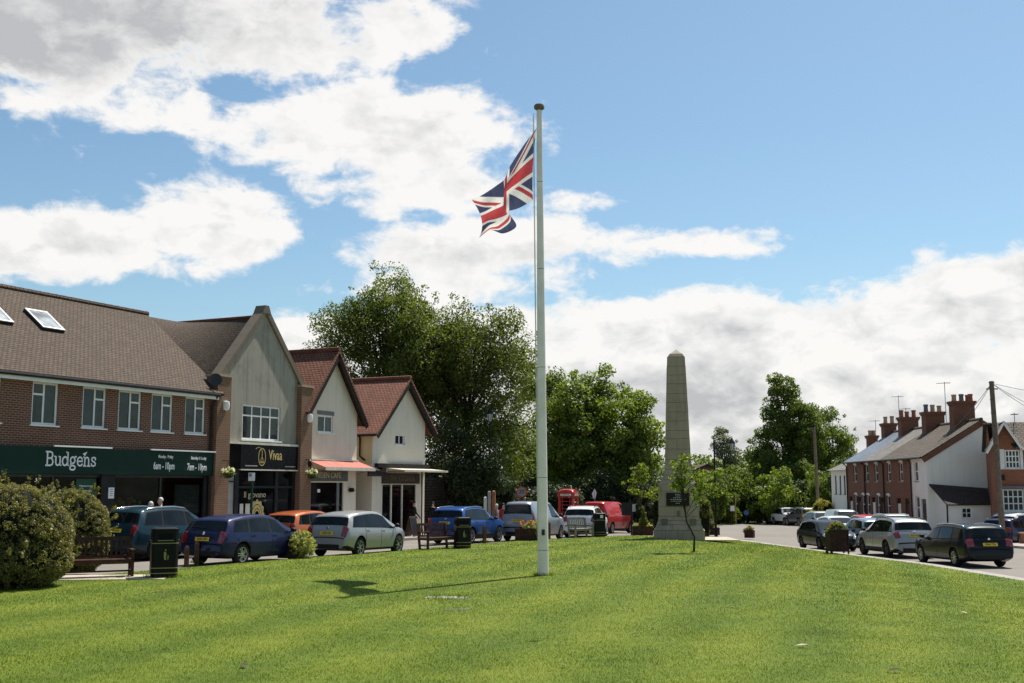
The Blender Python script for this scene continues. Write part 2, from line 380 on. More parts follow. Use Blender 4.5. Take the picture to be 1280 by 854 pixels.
pm('wood_pole', (.16, .12, .085), .9, .2, 6, .3); pm('terracotta', (.34, .13, .07), .85, .15); pm('pot_buff', (.45, .33, .2), .85, .15); pm('lead', (.13, .135, .145), .5, .15)
pm('skin', (.55, .33, .25), .5, .06); pm('hair_grey', (.62, .58, .52), .7, .15, 20); pm('hair_dark', (.04, .028, .02), .6, .2, 20)
pm('cloth_navy', (.025, .03, .06), .85, .15); pm('cloth_grey', (.16, .16, .17), .9, .15); pm('cloth_red', (.42, .025, .025), .85, .12); pm('cloth_black', (.015, .015, .017), .9, .2); pm('cloth_pink', (.35, .08, .11), .85, .12)
pm('plaque_black', (.012, .012, .013), .25, .2); pm('plaque_letter', (.55, .53, .48), .5, .05); pm('concrete', (.33, .31, .28), .9, .12, 2, .3)
pm('orange_brown', (.33, .12, .045), .7, .15); pm('sign_blue', (.02, .09, .32), .4, .05); pm('sign_yellow', (.42, .36, .1), .5, .05); pm('chevron_yellow', (.72, .6, .25), .4, .05)
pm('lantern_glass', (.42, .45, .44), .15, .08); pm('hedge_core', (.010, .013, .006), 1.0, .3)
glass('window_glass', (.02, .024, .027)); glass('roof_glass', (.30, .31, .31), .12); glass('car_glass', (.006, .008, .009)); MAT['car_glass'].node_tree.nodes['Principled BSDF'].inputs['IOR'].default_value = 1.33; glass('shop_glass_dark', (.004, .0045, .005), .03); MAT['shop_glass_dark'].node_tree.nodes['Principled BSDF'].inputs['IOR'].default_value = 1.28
clear_glass('shop_glass', (.55, .6, .57), .2)
leaf_mat('leaf_birch', (.042, .064, .014), (.165, .195, .047), .55); leaf_mat('leaf_bright', (.068, .108, .016), (.21, .26, .052), .5)
leaf_mat('leaf_mid', (.052, .086, .017), (.165, .205, .045), .55); leaf_mat('leaf_dark', (.014, .026, .008), (.048, .066, .02), .3)
leaf_mat('leaf_lime', (.07, .11, .014), (.22, .27, .045), .55); leaf_mat('leaf_shrub', (.06, .066, .02), (.29, .255, .085), .35, 1.2)
leaf_mat('leaf_yellow', (.26, .23, .012), (.52, .46, .03), .4); leaf_mat('leaf_conifer', (.05, .07, .01), (.2, .2, .03), .3, 1.5)
leaf_mat('leaf_variegated', (.16, .2, .04), (.55, .52, .2), .4, 2); leaf_mat('petal_white', (.6, .58, .5), (.8, .78, .7), .3, 5); leaf_mat('petal_red', (.5, .05, .02), (.75, .25, .05), .3, 5)
leaf_mat('leaf_poplar', (.06, .08, .035), (.15, .175, .085), .35)
# ================================================================ ground
def lawn_mat(name, blade=False):
    m = bpy.data.materials.new(name); m.use_nodes = True; t = NT(m.node_tree); nt = m.node_tree; nt.nodes.clear()
    g = t.n('ShaderNodeNewGeometry'); pos = g.outputs['Position']
    n1 = t.noise(pos, .35, 5, .6); n2 = t.noise(pos, 2.3, 5, .65); n3 = t.noise(pos, 14, 4, .7)
    sp_ = t.n('ShaderNodeSeparateXYZ', i_0=pos)
    across = t.m('SUBTRACT', t.m('MULTIPLY', sp_.outputs[0], .95), t.m('MULTIPLY', sp_.outputs[1], .30))
    st = t.m('SINE', t.m('ADD', t.m('MULTIPLY', across, 2 * math.pi / 2.1), t.m('MULTIPLY', n2, 1.6)))
    f = t.m('ADD', t.m('ADD', t.m('MULTIPLY', n1, .5), t.m('MULTIPLY', n2, .3)), t.m('ADD', t.m('MULTIPLY', st, .065), t.m('MULTIPLY', n3, .2)))
    if blade: f = t.m('ADD', f, t.m('MULTIPLY', t.m('SUBTRACT', g.outputs['Random Per Island'], .5), .6))
    c = t.ramp(f, [(.26, (.048, .088, .008)), (.50, (.113, .157, .012)), (.70, (.178, .205, .022)), (.88, (.31, .28, .08))])
    dry = t.m('MULTIPLY', t.sstep(t.noise(pos, 1.3, 7, .7, .6), .60, .72), .38)
    c = t.mix(dry, c, (.27, .235, .075))
    lush = t.m('MULTIPLY', t.sstep(t.noise(pos, .8, 5, .6, .3), .58, .7), .45)
    c = t.mix(lush, c, (.05, .105, .014))
    p = t.n('ShaderNodeBsdfPrincipled', i_Base_Color=c, i_Roughness=.6 if blade else .9); p.inputs['Specular IOR Level'].default_value = .25
    if blade:
        tr = t.n('ShaderNodeBsdfTranslucent', i_Color=t.mix(1.0, c, (1.2, 1.3, .4), 'MULTIPLY'))
        out = t.n('ShaderNodeMixShader', i_0=.5, i_1=p.outputs[0], i_2=tr.outputs[0]).outputs[0]
    else:
        bn = t.n('ShaderNodeBump', i_Strength=.7, i_Distance=.03, i_Height=t.m('ADD', n3, t.noise(pos, 60, 3, .7))); t.set(p.inputs['Normal'], bn.outputs[0]); out = p.outputs[0]
    t.n('ShaderNodeOutputMaterial', i_Surface=out); MAT[name] = m
lawn_mat('lawn'); lawn_mat('grass_blade', True)
def tarmac_mat(name, c1, c2):
    m = bpy.data.materials.new(name); m.use_nodes = True; t = NT(m.node_tree); b = m.node_tree.nodes['Principled BSDF']
    g = t.n('ShaderNodeNewGeometry'); pos = g.outputs['Position']
    n = t.noise(pos, .25, 6, .65); n2 = t.noise(pos, 45, 3, .7); n3 = t.noise(pos, 1.6, 5, .6)
    c = t.ramp(t.m('ADD', t.m('MULTIPLY', n, .6), t.m('MULTIPLY', n3, .4)), [(.35, c2), (.65, c1)])
    t.set(b.inputs['Base Color'], t.mix(t.m('MULTIPLY', t.sstep(n2, .5, .75), .35), c, tuple(x * 1.7 for x in c1)))
    b.inputs['Roughness'].default_value = .92; b.inputs['Specular IOR Level'].default_value = .3
    bn = t.n('ShaderNodeBump', i_Strength=.4, i_Distance=.01, i_Height=n2); t.set(b.inputs['Normal'], bn.outputs[0]); MAT[name] = m
tarmac_mat('tarmac', (.2, .178, .152), (.15, .135, .118))
pm('field', (.05, .075, .025), .95, .2, .02, coord='Object')

def sheet(name, ys, xl, xr, nx, dz, mat, kind='structure', skirt=0.0):
    mb = MB(); ny = len(ys) - 1
    def pt(i, j):
        y = ys[i]; a, b = xl(y), xr(y); x = a + (b - a) * j / nx
        return (x, y, gz(x, y) + (dz(x, y) if callable(dz) else dz))
    vs = [pt(i, j) for i in range(ny + 1) for j in range(nx + 1)]
    mb.add(vs, [(i * (nx + 1) + j, i * (nx + 1) + j + 1, (i + 1) * (nx + 1) + j + 1, (i + 1) * (nx + 1) + j) for i in range(ny) for j in range(nx)])
    if skirt:
        ring = [(0, j) for j in range(nx + 1)] + [(i, nx) for i in range(1, ny + 1)] + [(ny, j) for j in range(nx - 1, -1, -1)] + [(i, 0) for i in range(ny - 1, 0, -1)]
        top = [Vector(pt(*q)) for q in ring]; bot = [p - Vector((0, 0, skirt)) for p in top]; k = len(ring)
        mb.add(top + bot, [(q, q + k, (q + 1) % k + k, (q + 1) % k) for q in range(k)])
    o = mb.build(name, mat, smooth=30 if skirt else True)
    if kind: o['kind'] = kind
    return o
def lin(a, b, n): return [a + (b - a) * i / n for i in range(n + 1)]
gys = lin(-60, 0, 6) + lin(4, 130, 42) + [150, 180, 220, 280, 360, 480, 650, 900, 1300, 2000]
sheet('ground', gys, lambda y: -min(1500, 60 + abs(y) * 1.2), lambda y: min(1500, 60 + abs(y) * 1.2), 60, -.30, 'field')
sheet('road', lin(-8, 122, 65), lambda y: -26, lambda y: interp(y, [(-8, 34), (55, 34), (66, 24.2), (85, 24.3), (90, 27), (122, 34)]), 48, -.10, 'tarmac')
# the lawn: left edge parallel to the shops, right edge along the street, back edge behind the obelisk
DX, DY = .435, .900
LEFT_EDGE = [(-20, -33.5), (29, -9.9), (50.7, .45), (57.2, 5.2), (58.6, 8.2), (61, 10.6), (63.5, 12.2)]
RIGHT_EDGE = [(-20, 14.6), (31, 14.35), (40, 14.3), (48, 13.6), (56, 12.85), (60.5, 12.55), (63.5, 12.3)]
def xle(y): return interp(y, LEFT_EDGE)
def xre(y): return interp(y, RIGHT_EDGE)
lawn_ys = lin(-20, 56, 76) + lin(56.5, 63.5, 14)
sheet('lawn', lawn_ys, xle, xre, 40, 0.0, 'lawn', skirt=.2)
# flush stone edging round the lawn, laid in lengths
def edging(name, pts, wd, off, top, mat='kerb_stone', piece=.9, label=None):
    root = thing(name, label, 'kerb'); root['kind'] = 'structure'
    seg = []
    for (y0, x0), (y1, x1) in zip(pts, pts[1:]):
        L = math.hypot(x1 - x0, y1 - y0); n = max(1, round(L / piece))
        for k in range(n):
            a = (x0 + (x1 - x0) * k / n, y0 + (y1 - y0) * k / n); b = (x0 + (x1 - x0) * (k + 1) / n, y0 + (y1 - y0) * (k + 1) / n)
            seg.append((a, b))
    for a, b in seg:
        c = Vector(((a[0] + b[0]) / 2, (a[1] + b[1]) / 2, 0)); d = Vector((b[0] - a[0], b[1] - a[1], 0)); L = d.length; d.normalize()
        nrm = Vector((d.y, -d.x, 0)); c += nrm * off
        za, zb = gz(*a), gz(*b)
        mb = MB(); h = .16
        vs = []
        for z_ in (top - h, top):
            for s_, zz in ((-L / 2 + .006, za), (L / 2 - .006, zb)):
                for w_ in (-wd / 2, wd / 2):
                    q = c + d * s_ + nrm * w_; vs.append((q.x, q.y, zz + z_))
        mb.add(vs, [(0, 1, 3, 2)[::-1], (4, 5, 7, 6), (0, 1, 5, 4), (3, 2, 6, 7), (1, 3, 7, 5), (2, 0, 4, 6)][1:])
        mb.build('kerb_stone', mat, root)
edging('path_edging', [(28, 14.36)] + RIGHT_EDGE[1:], .62, .36, -.03, piece=1.1, label='pale stone edging between the lawn and the street')
edging('kerb', [(6, xle(6))] + LEFT_EDGE[1:3] + LEFT_EDGE[3:], .14, -.08, -.02, label='thin stone kerb along the left side of the lawn')
# shop pavement, a real step above the road
C0 = Vector(at(268, 600, 45)); C0.z = 0; RZ = math.atan2(DY, DX); NX, NY = .9, -.435   # corner of the big shop, facade direction, outward normal
def fac(s, y=0.0, z=0.0): return Vector((C0.x + s * DX - y * NX, C0.y + s * DY - y * NY, z))
def strip(name, s0, s1, y0, y1, dz, mat, n=30, skirt=.2, m=4, kind='structure'):
    mb = MB()
    def pt(i, j):
        p = fac(s0 + (s1 - s0) * i / n, y0 + (y1 - y0) * j / m); p.z = gz(p.x, p.y) + dz; return p
    vs = [pt(i, j) for i in range(n + 1) for j in range(m + 1)]
    mb.add(vs, [(i * (m + 1) + j, (i + 1) * (m + 1) + j, (i + 1) * (m + 1) + j + 1, i * (m + 1) + j + 1) for i in range(n) for j in range(m)])
    e = [pt(i, 0) for i in range(n + 1)]
    mb.add(e + [p - Vector((0, 0, skirt)) for p in e], [(i, i + n + 1, i + n + 2, i + 1) for i in range(n)])
    o = mb.build(name, mat, smooth=30); o['kind'] = kind; return o
strip('pavement', -26, 30, -2.5, 1.2, .02, 'paving')
strip('pavement_kerb', -26, 30, -2.64, -2.5, .03, 'kerb_stone')
# pavement along the terrace
sheet('pavement_right', lin(50, 118, 50), lambda y: interp(y, [(50, 24.9), (66, 23.2), (85, 23.3), (95, 24.6), (118, 29.5)]), lambda y: interp(y, [(50, 40), (66, 40), (90, 40), (118, 50)]), 8, .02, 'paving', skirt=.2)

# grass blades: what nobody could count
def grass():
    rng = np.random.default_rng(5); V = []
    for y0, y1, dens, hgt, wd in ((9.5, 14, 2400, .024, .008), (14, 20, 1500, .025, .009), (20, 30, 620, .028, .013), (30, 42, 240, .034, .02), (42, 60, 110, .04, .03)):
        n = int(dens * (y1 - y0) * (.98 * (y0 + y1) / 2 + 1.2))
        y = rng.uniform(y0, y1, n); half = .49 * y + .6
        x = rng.uniform(-1, 1, n) * half
        xl = np.interp(y, [q[0] for q in LEFT_EDGE], [q[1] for q in LEFT_EDGE]); xr = np.interp(y, [q[0] for q in RIGHT_EDGE], [q[1] for q in RIGHT_EDGE])
        k = (x > xl + .02) & (x < xr - .02); x, y = x[k], y[k]; n = len(x)
        t = np.clip((x - 6) / 8, 0, 1); t = t * t * (3 - 2 * t); q = np.clip((y - 8) / 20, 0, 1); q = q * q * (3 - 2 * q)
        z = np.interp(y, [g[0] for g in GY], [g[1] for g in GY]) - .42 * t * q
        patch = .8 + .4 * (np.sin(x * 1.7 + np.sin(y * 1.1) * 2) * np.sin(y * 1.3 + np.sin(x * .8) * 2) * .5 + .5)
        a = rng.uniform(0, 2 * np.pi, n); h = hgt * rng.uniform(.45, 1.15, n) * patch; w_ = wd * rng.uniform(.6, 1.2, n) / 2
        lean = h * rng.uniform(.2, 1.1, n); la = rng.uniform(0, 2 * np.pi, n)
        P = np.stack([np.stack([x - np.cos(a) * w_, y - np.sin(a) * w_, z - .004], 1), np.stack([x + np.cos(a) * w_, y + np.sin(a) * w_, z - .004], 1),
                      np.stack([x + np.cos(la) * lean, y + np.sin(la) * lean, z + h], 1)], 1)
        V.append(P.reshape(-1, 3))
    for px, py, r0, r1, m_ in ((679, 719.5, .14, .26, 260), (867, 690.5, .03, .14, 120), (204, 721.5, .30, .46, 300), (578, 685.5, .28, .42, 200), (245.5, 703.5, .06, .2, 120), (559, 747, .2, .5, 260), (605, 676.5, .06, .2, 100)):
        c = G(px, py); a0 = rng.uniform(0, 2 * np.pi, m_); rr = rng.uniform(r0, r1, m_); x = c.x + np.cos(a0) * rr; y = c.y + np.sin(a0) * rr; h = rng.uniform(.04, .11, m_); a = rng.uniform(0, 6.28, m_); w_ = .006
        la = rng.uniform(0, 6.28, m_); P = np.stack([np.stack([x - np.cos(a) * w_, y - np.sin(a) * w_, np.full(m_, c.z)], 1), np.stack([x + np.cos(a) * w_, y + np.sin(a) * w_, np.full(m_, c.z)], 1), np.stack([x + np.cos(la) * h * .5, y + np.sin(la) * h * .5, c.z + h], 1)], 1)
        V.append(P.reshape(-1, 3))
    V = np.concatenate(V).astype(np.float32); nt = len(V) // 3
    return raw_mesh('grass', V, 3, nt, 'grass_blade')
def raw_mesh(name, V, k, n, mat):
    me = bpy.data.meshes.new(name); me.vertices.add(len(V)); me.vertices.foreach_set('co', np.ascontiguousarray(V, np.float32).ravel())
    me.loops.add(k * n); me.loops.foreach_set('vertex_index', np.arange(k * n, dtype=np.int32))
    me.polygons.add(n); me.polygons.foreach_set('loop_start', np.arange(0, k * n, k, dtype=np.int32)); me.polygons.foreach_set('loop_total', np.full(n, k, np.int32))
    me.update(calc_edges=True); me.materials.append(MAT[mat]); return me
go = link('grass', grass()); tag(go, 'short mown grass blades covering the green', 'grass', kind='stuff')
# far rise with woods
mb = MB(); rnd = random.Random(3)
def hill(u, v):
    x = -700 + 1600 * u; y = 480 + 260 * v
    return (x, y, -5 + math.sin(math.pi * min(1, v * 1.1)) * (15 + 5 * math.sin(x * .011) + 4 * math.sin(x * .031 + 1)))
mb.grid(hill, 60, 8); h_ = mb.build('hill', 'field', smooth=True); h_['kind'] = 'structure'
# ================================================================ buildings: helpers
def wall(mb, x0, x1, z0, z1, holes=(), y=0.0, depth=.12, mi=0, mir=None):
    "wall face towards -y with rectangular openings and their reveals"
    xs = sorted({x0, x1, *[h[0] for h in holes], *[h[1] for h in holes]}); zs = sorted({z0, z1, *[h[2] for h in holes], *[h[3] for h in holes]})
    xs = [x for x in xs if x0 <= x <= x1]; zs = [z for z in zs if z0 <= z <= z1]
    for a, b in zip(xs, xs[1:]):
        for c, d in zip(zs, zs[1:]):
            mx, mz = (a + b) / 2, (c + d) / 2
            if any(h[0] < mx < h[1] and h[2] < mz < h[3] for h in holes): continue
            mb.poly([(a, y, c), (b, y, c), (b, y, d), (a, y, d)], mi)
    r = mi if mir is None else mir
    for a, b, c, d in holes:
        e = y + depth
        mb.poly([(a, y, c), (a, y, d), (a, e, d), (a, e, c)][::-1], r); mb.poly([(b, y, c), (b, y, d), (b, e, d), (b, e, c)], r)
        mb.poly([(a, y, d), (b, y, d), (b, e, d), (a, e, d)][::-1], r); mb.poly([(a, y, c), (b, y, c), (b, e, c), (a, e, c)], r)
def window(parent, x0, x1, z0, z1, cols, y=.05, fw=.078, fd=.06, fmat='upvc_white', gmat='window_glass', sill=True, smat='upvc_white', arch=False, name='window'):
    "cols: list of (share of width, [shares of height from the top]); a frame, each pane and the sill"
    mb = MB(); panes = []
    W_ = x1 - x0; H_ = z1 - z0
    mb.box(x0, x1, y, y + fd, z0, z0 + fw); mb.box(x0, x1, y, y + fd, z1 - fw, z1)
    mb.box(x0, x0 + fw, y, y + fd, z0 + fw, z1 - fw); mb.box(x1 - fw, x1, y, y + fd, z0 + fw, z1 - fw)
    tw = sum(c[0] for c in cols); xa = x0 + fw / 2; bar = fw * .8
    for ci, (cw, rows) in enumerate(cols):
        xb = xa + (W_ - fw) * cw / tw
        if ci < len(cols) - 1: mb.box(xb - bar / 2, xb + bar / 2, y + .004, y + fd - .004, z0 + fw, z1 - fw)
        zt = z1 - fw / 2; th = sum(rows)
        for ri, rh in enumerate(rows):
            zb = zt - (H_ - fw) * rh / th
            if ri < len(rows) - 1: mb.box(xa + bar / 2, xb - bar / 2, y + .008, y + fd - .008, zb - bar / 2, zb + bar / 2)
            panes.append((xa + .01, xb - .01, zb + .01, zt - .01)); zt = zb
        xa = xb
    wn = mb.build(name, fmat, parent)
    for a, b, c, d in panes: MB().box(a, b, y + fd * .55, y + fd * .55 + .006, c, d).build('pane', gmat, wn)
    if sill: MB().box(x0 - .06, x1 + .06, y - .12, y + .03, z0 - .05, z0 - .003).build('sill', smat, wn)
    return wn
def roof_slab(name, pts, mat, parent, th=.10):
    "pts: four corners of the upper face, counter-clockwise from above"
    p = [Vector(q) for q in pts]; n = (p[1] - p[0]).cross(p[2] - p[0]).normalized()
    return MB().prism(p, -n * th).build(name, mat, parent)
def stroke(mb, pts, wd, y, dep, ox, oz, sc):
    P = [Vector((ox + a * sc, oz + b * sc)) for a, b in pts]; L, Rr = [], []
    for i, p in enumerate(P):
        d = (P[min(i + 1, len(P) - 1)] - P[max(i - 1, 0)]).normalized(); n = Vector((-d.y, d.x)) * wd / 2
        if i == 0: p = p - d * wd * .2
        if i == len(P) - 1: p = p + d * wd * .2
        L.append(p + n); Rr.append(p - n)
    for i in range(len(P) - 1):
        q = [L[i], Rr[i], Rr[i + 1], L[i + 1]]
        mb.prism([(a.x, y, a.y) for a in q], (0, dep, 0))
def circ(cx, cz, rx, rz=None, a0=0, a1=360, n=18):
    rz = rz or rx; return [(cx + rx * math.cos(R(a0 + (a1 - a0) * k / n)), cz + rz * math.sin(R(a0 + (a1 - a0) * k / n))) for k in range(n + 1)]
SLAB = {
 'B': (1.12, [[(-.05, 0), (.6, 0), (.85, .1), (.95, .4), (.85, .68), (.6, .8), (.2, .8)], [(.6, .8), (.8, .92), (.87, 1.15), (.8, 1.4), (.58, 1.5), (-.05, 1.5)], [(.16, 0), (.16, 1.5)]]),
 'u': (1.0, [[(-.06, 1), (.16, 1), (.16, .32), (.25, .08), (.45, .02), (.62, .1), (.74, .3)], [(.55, 1), (.76, 1), (.76, .03), (.95, .03)]]),
 'd': (1.05, [circ(.4, .5, .36, .48), [(.58, 1.5), (.8, 1.5), (.8, .03), (1.0, .03)]]),
 'g': (.98, [circ(.4, .62, .32, .36), [(.25, .32), (.1, .2), (.2, .06), (.6, .0), (.8, -.14), (.74, -.38), (.45, -.48), (.14, -.42), (.02, -.24), (.14, -.06), (.3, .02)], [(.62, .9), (.8, 1.05), (.92, 1.0)]]),
 'e': (.92, [[(.05, .52), (.78, .52), (.72, .82), (.5, .99), (.3, .97), (.1, .78), (.05, .48), (.14, .16), (.36, .01), (.6, .04), (.78, .22)]]),
 'n': (1.04, [[(-.06, 1), (.16, 1), (.16, .0)], [(-.04, 0), (.36, 0)], [(.16, .7), (.3, .93), (.5, .99), (.68, .88), (.74, .65), (.74, 0)], [(.56, 0), (.95, 0)]]),
 's': (.8, [[(.64, .72), (.62, .95), (.38, 1.0), (.14, .93), (.08, .74), (.2, .58), (.5, .47), (.66, .3), (.6, .08), (.36, .0), (.1, .06), (.05, .28)]]),
}
def slab_text(txt, xh, parent, x, y, z, mat, wd=.19, dep=.02):
    mb = MB(); ox = x
    for ch in txt:
        adv, strokes = SLAB[ch]
        for s_ in strokes: stroke(mb, s_, wd * xh, y, dep, ox, z, xh)
        ox += (adv + .06) * xh
    return mb.build('lettering', mat, parent)
def plane_hit(px, py, P, n):
    a, e = ray(px, py); d = Vector((a, 1, e)); o = Vector((0, 0, CZ))
    return o + d * ((P - o).dot(n) / d.dot(n))
# ================================================================ supermarket with flats above
b1 = thing('supermarket', 'long brick building with brown tiled roof and dark green shop fascia, at the left', 'building', fac(0), RZ)
wins = [(-13.7, -12.6), (-11.38, -10.29), (-9.06, -7.98), (-6.92, -5.85), (-5.26, -4.14), (-3.62, -2.50), (-1.81, -.68)]
holes = [(a, b, 4.17, 5.60) for a, b in wins]
mb = MB(); wall(mb, -18, -.24, 3.40, 5.84, holes, 0, .1); mb.poly([(-18, 9, -.6), (-18, 0, -.6), (-18, 0, 5.8), (-18, 4.35, 9.3), (-18, 9, 5.8)])
mb.poly([(-.24, 9, -.6), (-18, 9, -.6), (-18, 9, 5.8), (-.24, 9, 5.8)]); mb.build('wall', 'brick_dark_red', b1)
for i, (a, b) in enumerate(wins):
    window(b1, a, b, 4.17, 5.60, [(.47, [.28, .72]), (.53, [1])] if i == 2 else [(.55, [1]), (.45, [.28, .72])])
    MB().box(a - .08, b + .08, -.004, .05, 5.60, 5.78).build('soldier_course', 'brick_orange' if 0 else 'brick_dark_red', b1)
roof_slab('roof', [(-18, -.38, 5.82), (.02, -.38, 5.82), (.48, 4.35, 9.42), (-18, 4.35, 9.42)], 'tile_brown', b1)
roof_slab('roof', [(-18, 4.36, 9.42), (.48, 4.36, 9.42), (.4, 9.3, 5.8), (-18, 9.3, 5.8)], 'tile_brown', b1)
mb = MB()
for k in range(46): mb.tube((-18 + k * .402, 4.355, 9.435), (-18 + (k + 1) * .402 - .012, 4.355, 9.44), .105, .11, 8)
mb.build('ridge_tiles', 'tile_brown', b1)
MB().box(-18, -.28, -.34, -.30, 5.56, 5.76).build('fascia_board', 'upvc_white', b1); MB().box(-18, -.28, -.30, -.002, 5.60, 5.63).build('soffit', 'upvc_white', b1)
MB().tube((-18, -.42, 5.735), (-.3, -.42, 5.735), .06, n=8).build('gutter', 'paint_black', b1)
MB().path([(-.42, -.42, 5.7), (-.40, -.16, 5.45), (-.40, -.09, 5.3), (-.40, -.09, -.2)], .04, 8).build('drainpipe', 'paint_black', b1)
# roof windows, placed on the slope
sl_d = Vector((0, 4.73, 3.6)).normalized(); sl_n = Vector((0, -3.6, 4.73)).normalized(); Mb = Matrix.Rotation(RZ, 3, 'Z')
for cpx, cpy in ((54.5, 402.5), (-11, 392)):
    P0 = fac(0, -.38, 5.82); hit = plane_hit(cpx, cpy, P0, Mb @ sl_n); lc = Mb.transposed() @ (hit - C0)
    MS = Matrix((Vector((1, 0, 0)), sl_d, sl_n)).transposed()
    rw = MB().obox(lc + sl_n * .05, (1.0, 1.25, .1), MS).build('roof_window', 'metal_dark', b1)
    MB().obox(lc + sl_n * .11, (.82, 1.05, .02), MS).build('pane', 'roof_glass', rw)  # pale base colour stands in for cloud reflected in the pane
    mb = MB(); mb.obox(lc + sl_n * .115 - sl_d * .58, (1.0, .08, .03), MS); mb.obox(lc + sl_n * .115 + sl_d * .58, (1.0, .08, .03), MS)
    mb.obox(lc + sl_n * .115 + Vector((.46, 0, 0)), (.07, 1.1, .03), MS); mb.obox(lc + sl_n * .115 - Vector((.46, 0, 0)), (.07, 1.1, .03), MS); mb.build('sash', 'upvc_white', rw)
# fascia sign
sg = MB().box(-18, -.27, -.16, -.02, 2.56, 3.45).build('fascia_sign', 'fascia_green', b1)
slab_text('Budgens', .298, sg, -8.50, -.162, 2.84, 'sign_white')
MB().prism([(-5.98 - 1.0 + .02, -.165, 3.26), (-6.86, -.165, 3.17), (-6.76, -.165, 3.33)], (0, .015, 0)).build('leaf_mark', 'sign_white', sg)
lettering('6am - 10pm', .37, 'sign_white', sg, (-3.02, -.168, 2.89), xs=.62, bold=.008)
lettering('7am - 10pm', .37, 'sign_white', sg, (-1.22, -.168, 2.87), xs=.62, bold=.008)
lettering('Monday - Friday', .165, 'sign_white', sg, (-2.95, -.168, 3.24), xs=.72, bold=.003)
lettering('Saturday & Sunday', .165, 'sign_white', sg, (-1.15, -.168, 3.22), xs=.70, bold=.003)
MB().box(-8.3, -5.75, -.30, -.24, 3.46, 3.51).build('trough_light', 'paint_white', sg); MB().box(-3.85, -.3, -.30, -.24, 3.46, 3.51).build('trough_light', 'paint_white', sg)
# shop front
mb = MB(); mb.box(-18, -.25, .02, .2, -.6, .28); mb.box(-5.95, -5.3, -.05, .25, -.6, 2.555); mb.box(-.62, -.25, -.02, .2, .28, 2.555); mb.box(-18, -17.6, -.02, .2, .28, 2.555); mb.build('shopfront_pier', 'paint_black', b1)
mb = MB(); [mb.box(x - .035, x + .035, .04, .12, .28, 2.5) for x in (-2.95, -8.0, -10.2, -12.5, -15)]; mb.box(-18, -.62, .03, .13, 2.46, 2.555); mb.build('shopfront_frame', 'metal_dark', b1)
for a, b in ((-5.3, -2.985), (-2.915, -.62), (-7.965, -5.95), (-10.165, -8.035), (-12.465, -10.235), (-15, -12.535)):
    MB().box(a, b, .07, .082, .28, 2.46).build('shop_window', 'shop_glass', b1)
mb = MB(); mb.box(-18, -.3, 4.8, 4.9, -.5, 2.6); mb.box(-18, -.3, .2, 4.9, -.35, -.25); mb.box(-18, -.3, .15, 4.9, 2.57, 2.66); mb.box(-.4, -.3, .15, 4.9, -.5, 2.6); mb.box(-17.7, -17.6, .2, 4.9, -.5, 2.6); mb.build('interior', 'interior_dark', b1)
MB().box(-2.1, -.75, .10, .13, .5, 2.2).build('blind', 'sign_slate', b1)
pg = MB().box(-7.0, -6.1, .045, .06, .3, 2.4).build('door_poster', 'poster_dark_green', b1)
for k, (t_, h_) in enumerate((('Welcome to your', .10), ('Budgens store', .10), ('Monday - Friday', .075), ('6am - 10pm', .12), ('Saturday & Sunday', .075), ('7am - 10pm', .12))):
    lettering(t_, h_, 'sign_white', pg, (-6.55, .040, 2.16 - [0, .16, .42, .60, .84, 1.02][k]), xs=.85, depth=.004)
nt_ = MB().box(-5.62, -5.36, -.075, -.055, 1.72, 2.1).build('notice', 'sign_white', b1)
mb = MB(); [mb.box(-5.56, -5.42, -.08, -.076, 2.03 - k * .075, 2.045 - k * .075) for k in range(4)]; mb.build('print', 'plate_ink', nt_)
rnd = random.Random(8)
dp = MB().box(-4.9, -3.1, .7, 1.3, .2, 1.25).build('display_shelf', 'sign_brown', b1)
for m_, k0 in (('leaf_variegated', 0), ('sign_cream', 1), ('petal_red', 2)):
    mb = MB()
    for _ in range(16):
        c = (rnd.uniform(-4.8, -3.2), rnd.uniform(.75, 1.2), 1.3 + rnd.uniform(0, .35)); mb.obox(c, (rnd.uniform(.08, .2),) * 3, Euler((rnd.random() * 3, rnd.random() * 3, 0)).to_matrix())
    mb.build('produce', m_, dp)
# ================================================================ rendered gable shop
b2 = thing('gabled_shop', 'grey rendered gable building between two brick piers with black shopfront', 'building', fac(0), RZ)
mb = MB(); wall(mb, .5, 5.3, 3.9, 6.9, [(1.62, 4.15, 4.06, 5.53)], .02, .1); mb.poly([(.5, .02, 6.9), (5.3, .02, 6.9), (5.3, .02, 7.05), (2.9, .02, 9.55), (.5, .02, 7.05)]); mb.build('wall', 'render_grey', b2)
window(b2, 1.62, 4.15, 4.06, 5.53, [(1, [.3, .7])] * 4, y=.06)
for a, b in ((-.26, .56), (5.3, 6.13)):
    MB().box(a, b, -.25, .35, -.6, 6.52).build('pier', 'brick_buff', b2); MB().box(a - .04, b + .04, -.29, .39, 6.52, 6.62).build('pier_cap', 'stone_grey', b2)
def coping(a, b, pr, name='coping'):
    p, q = Vector((a[0], 0, a[1])), Vector((b[0], 0, b[1])); d = (q - p).normalized(); n = Vector((-d.z, 0, d.x))
    if n.z < 0: n = -n
    mb = MB(); N = 7
    for k in range(N):
        s_, e_ = p + (q - p) * (k / N) + d * .004, p + (q - p) * ((k + 1) / N) - d * .004
        lo, hi = -n * .2, n * .02
        mb.prism([(s_ + lo) + Vector((0, -.09, 0)), (e_ + lo) + Vector((0, -.09, 0)), (e_ + hi) + Vector((0, -.09, 0)), (s_ + hi) + Vector((0, -.09, 0))], (0, .5, 0))
    return mb.build(name, 'stone_dark', pr)
coping((.0, 6.55), (2.9, 9.80), b2); coping((2.9, 9.80), (5.75, 6.60), b2)
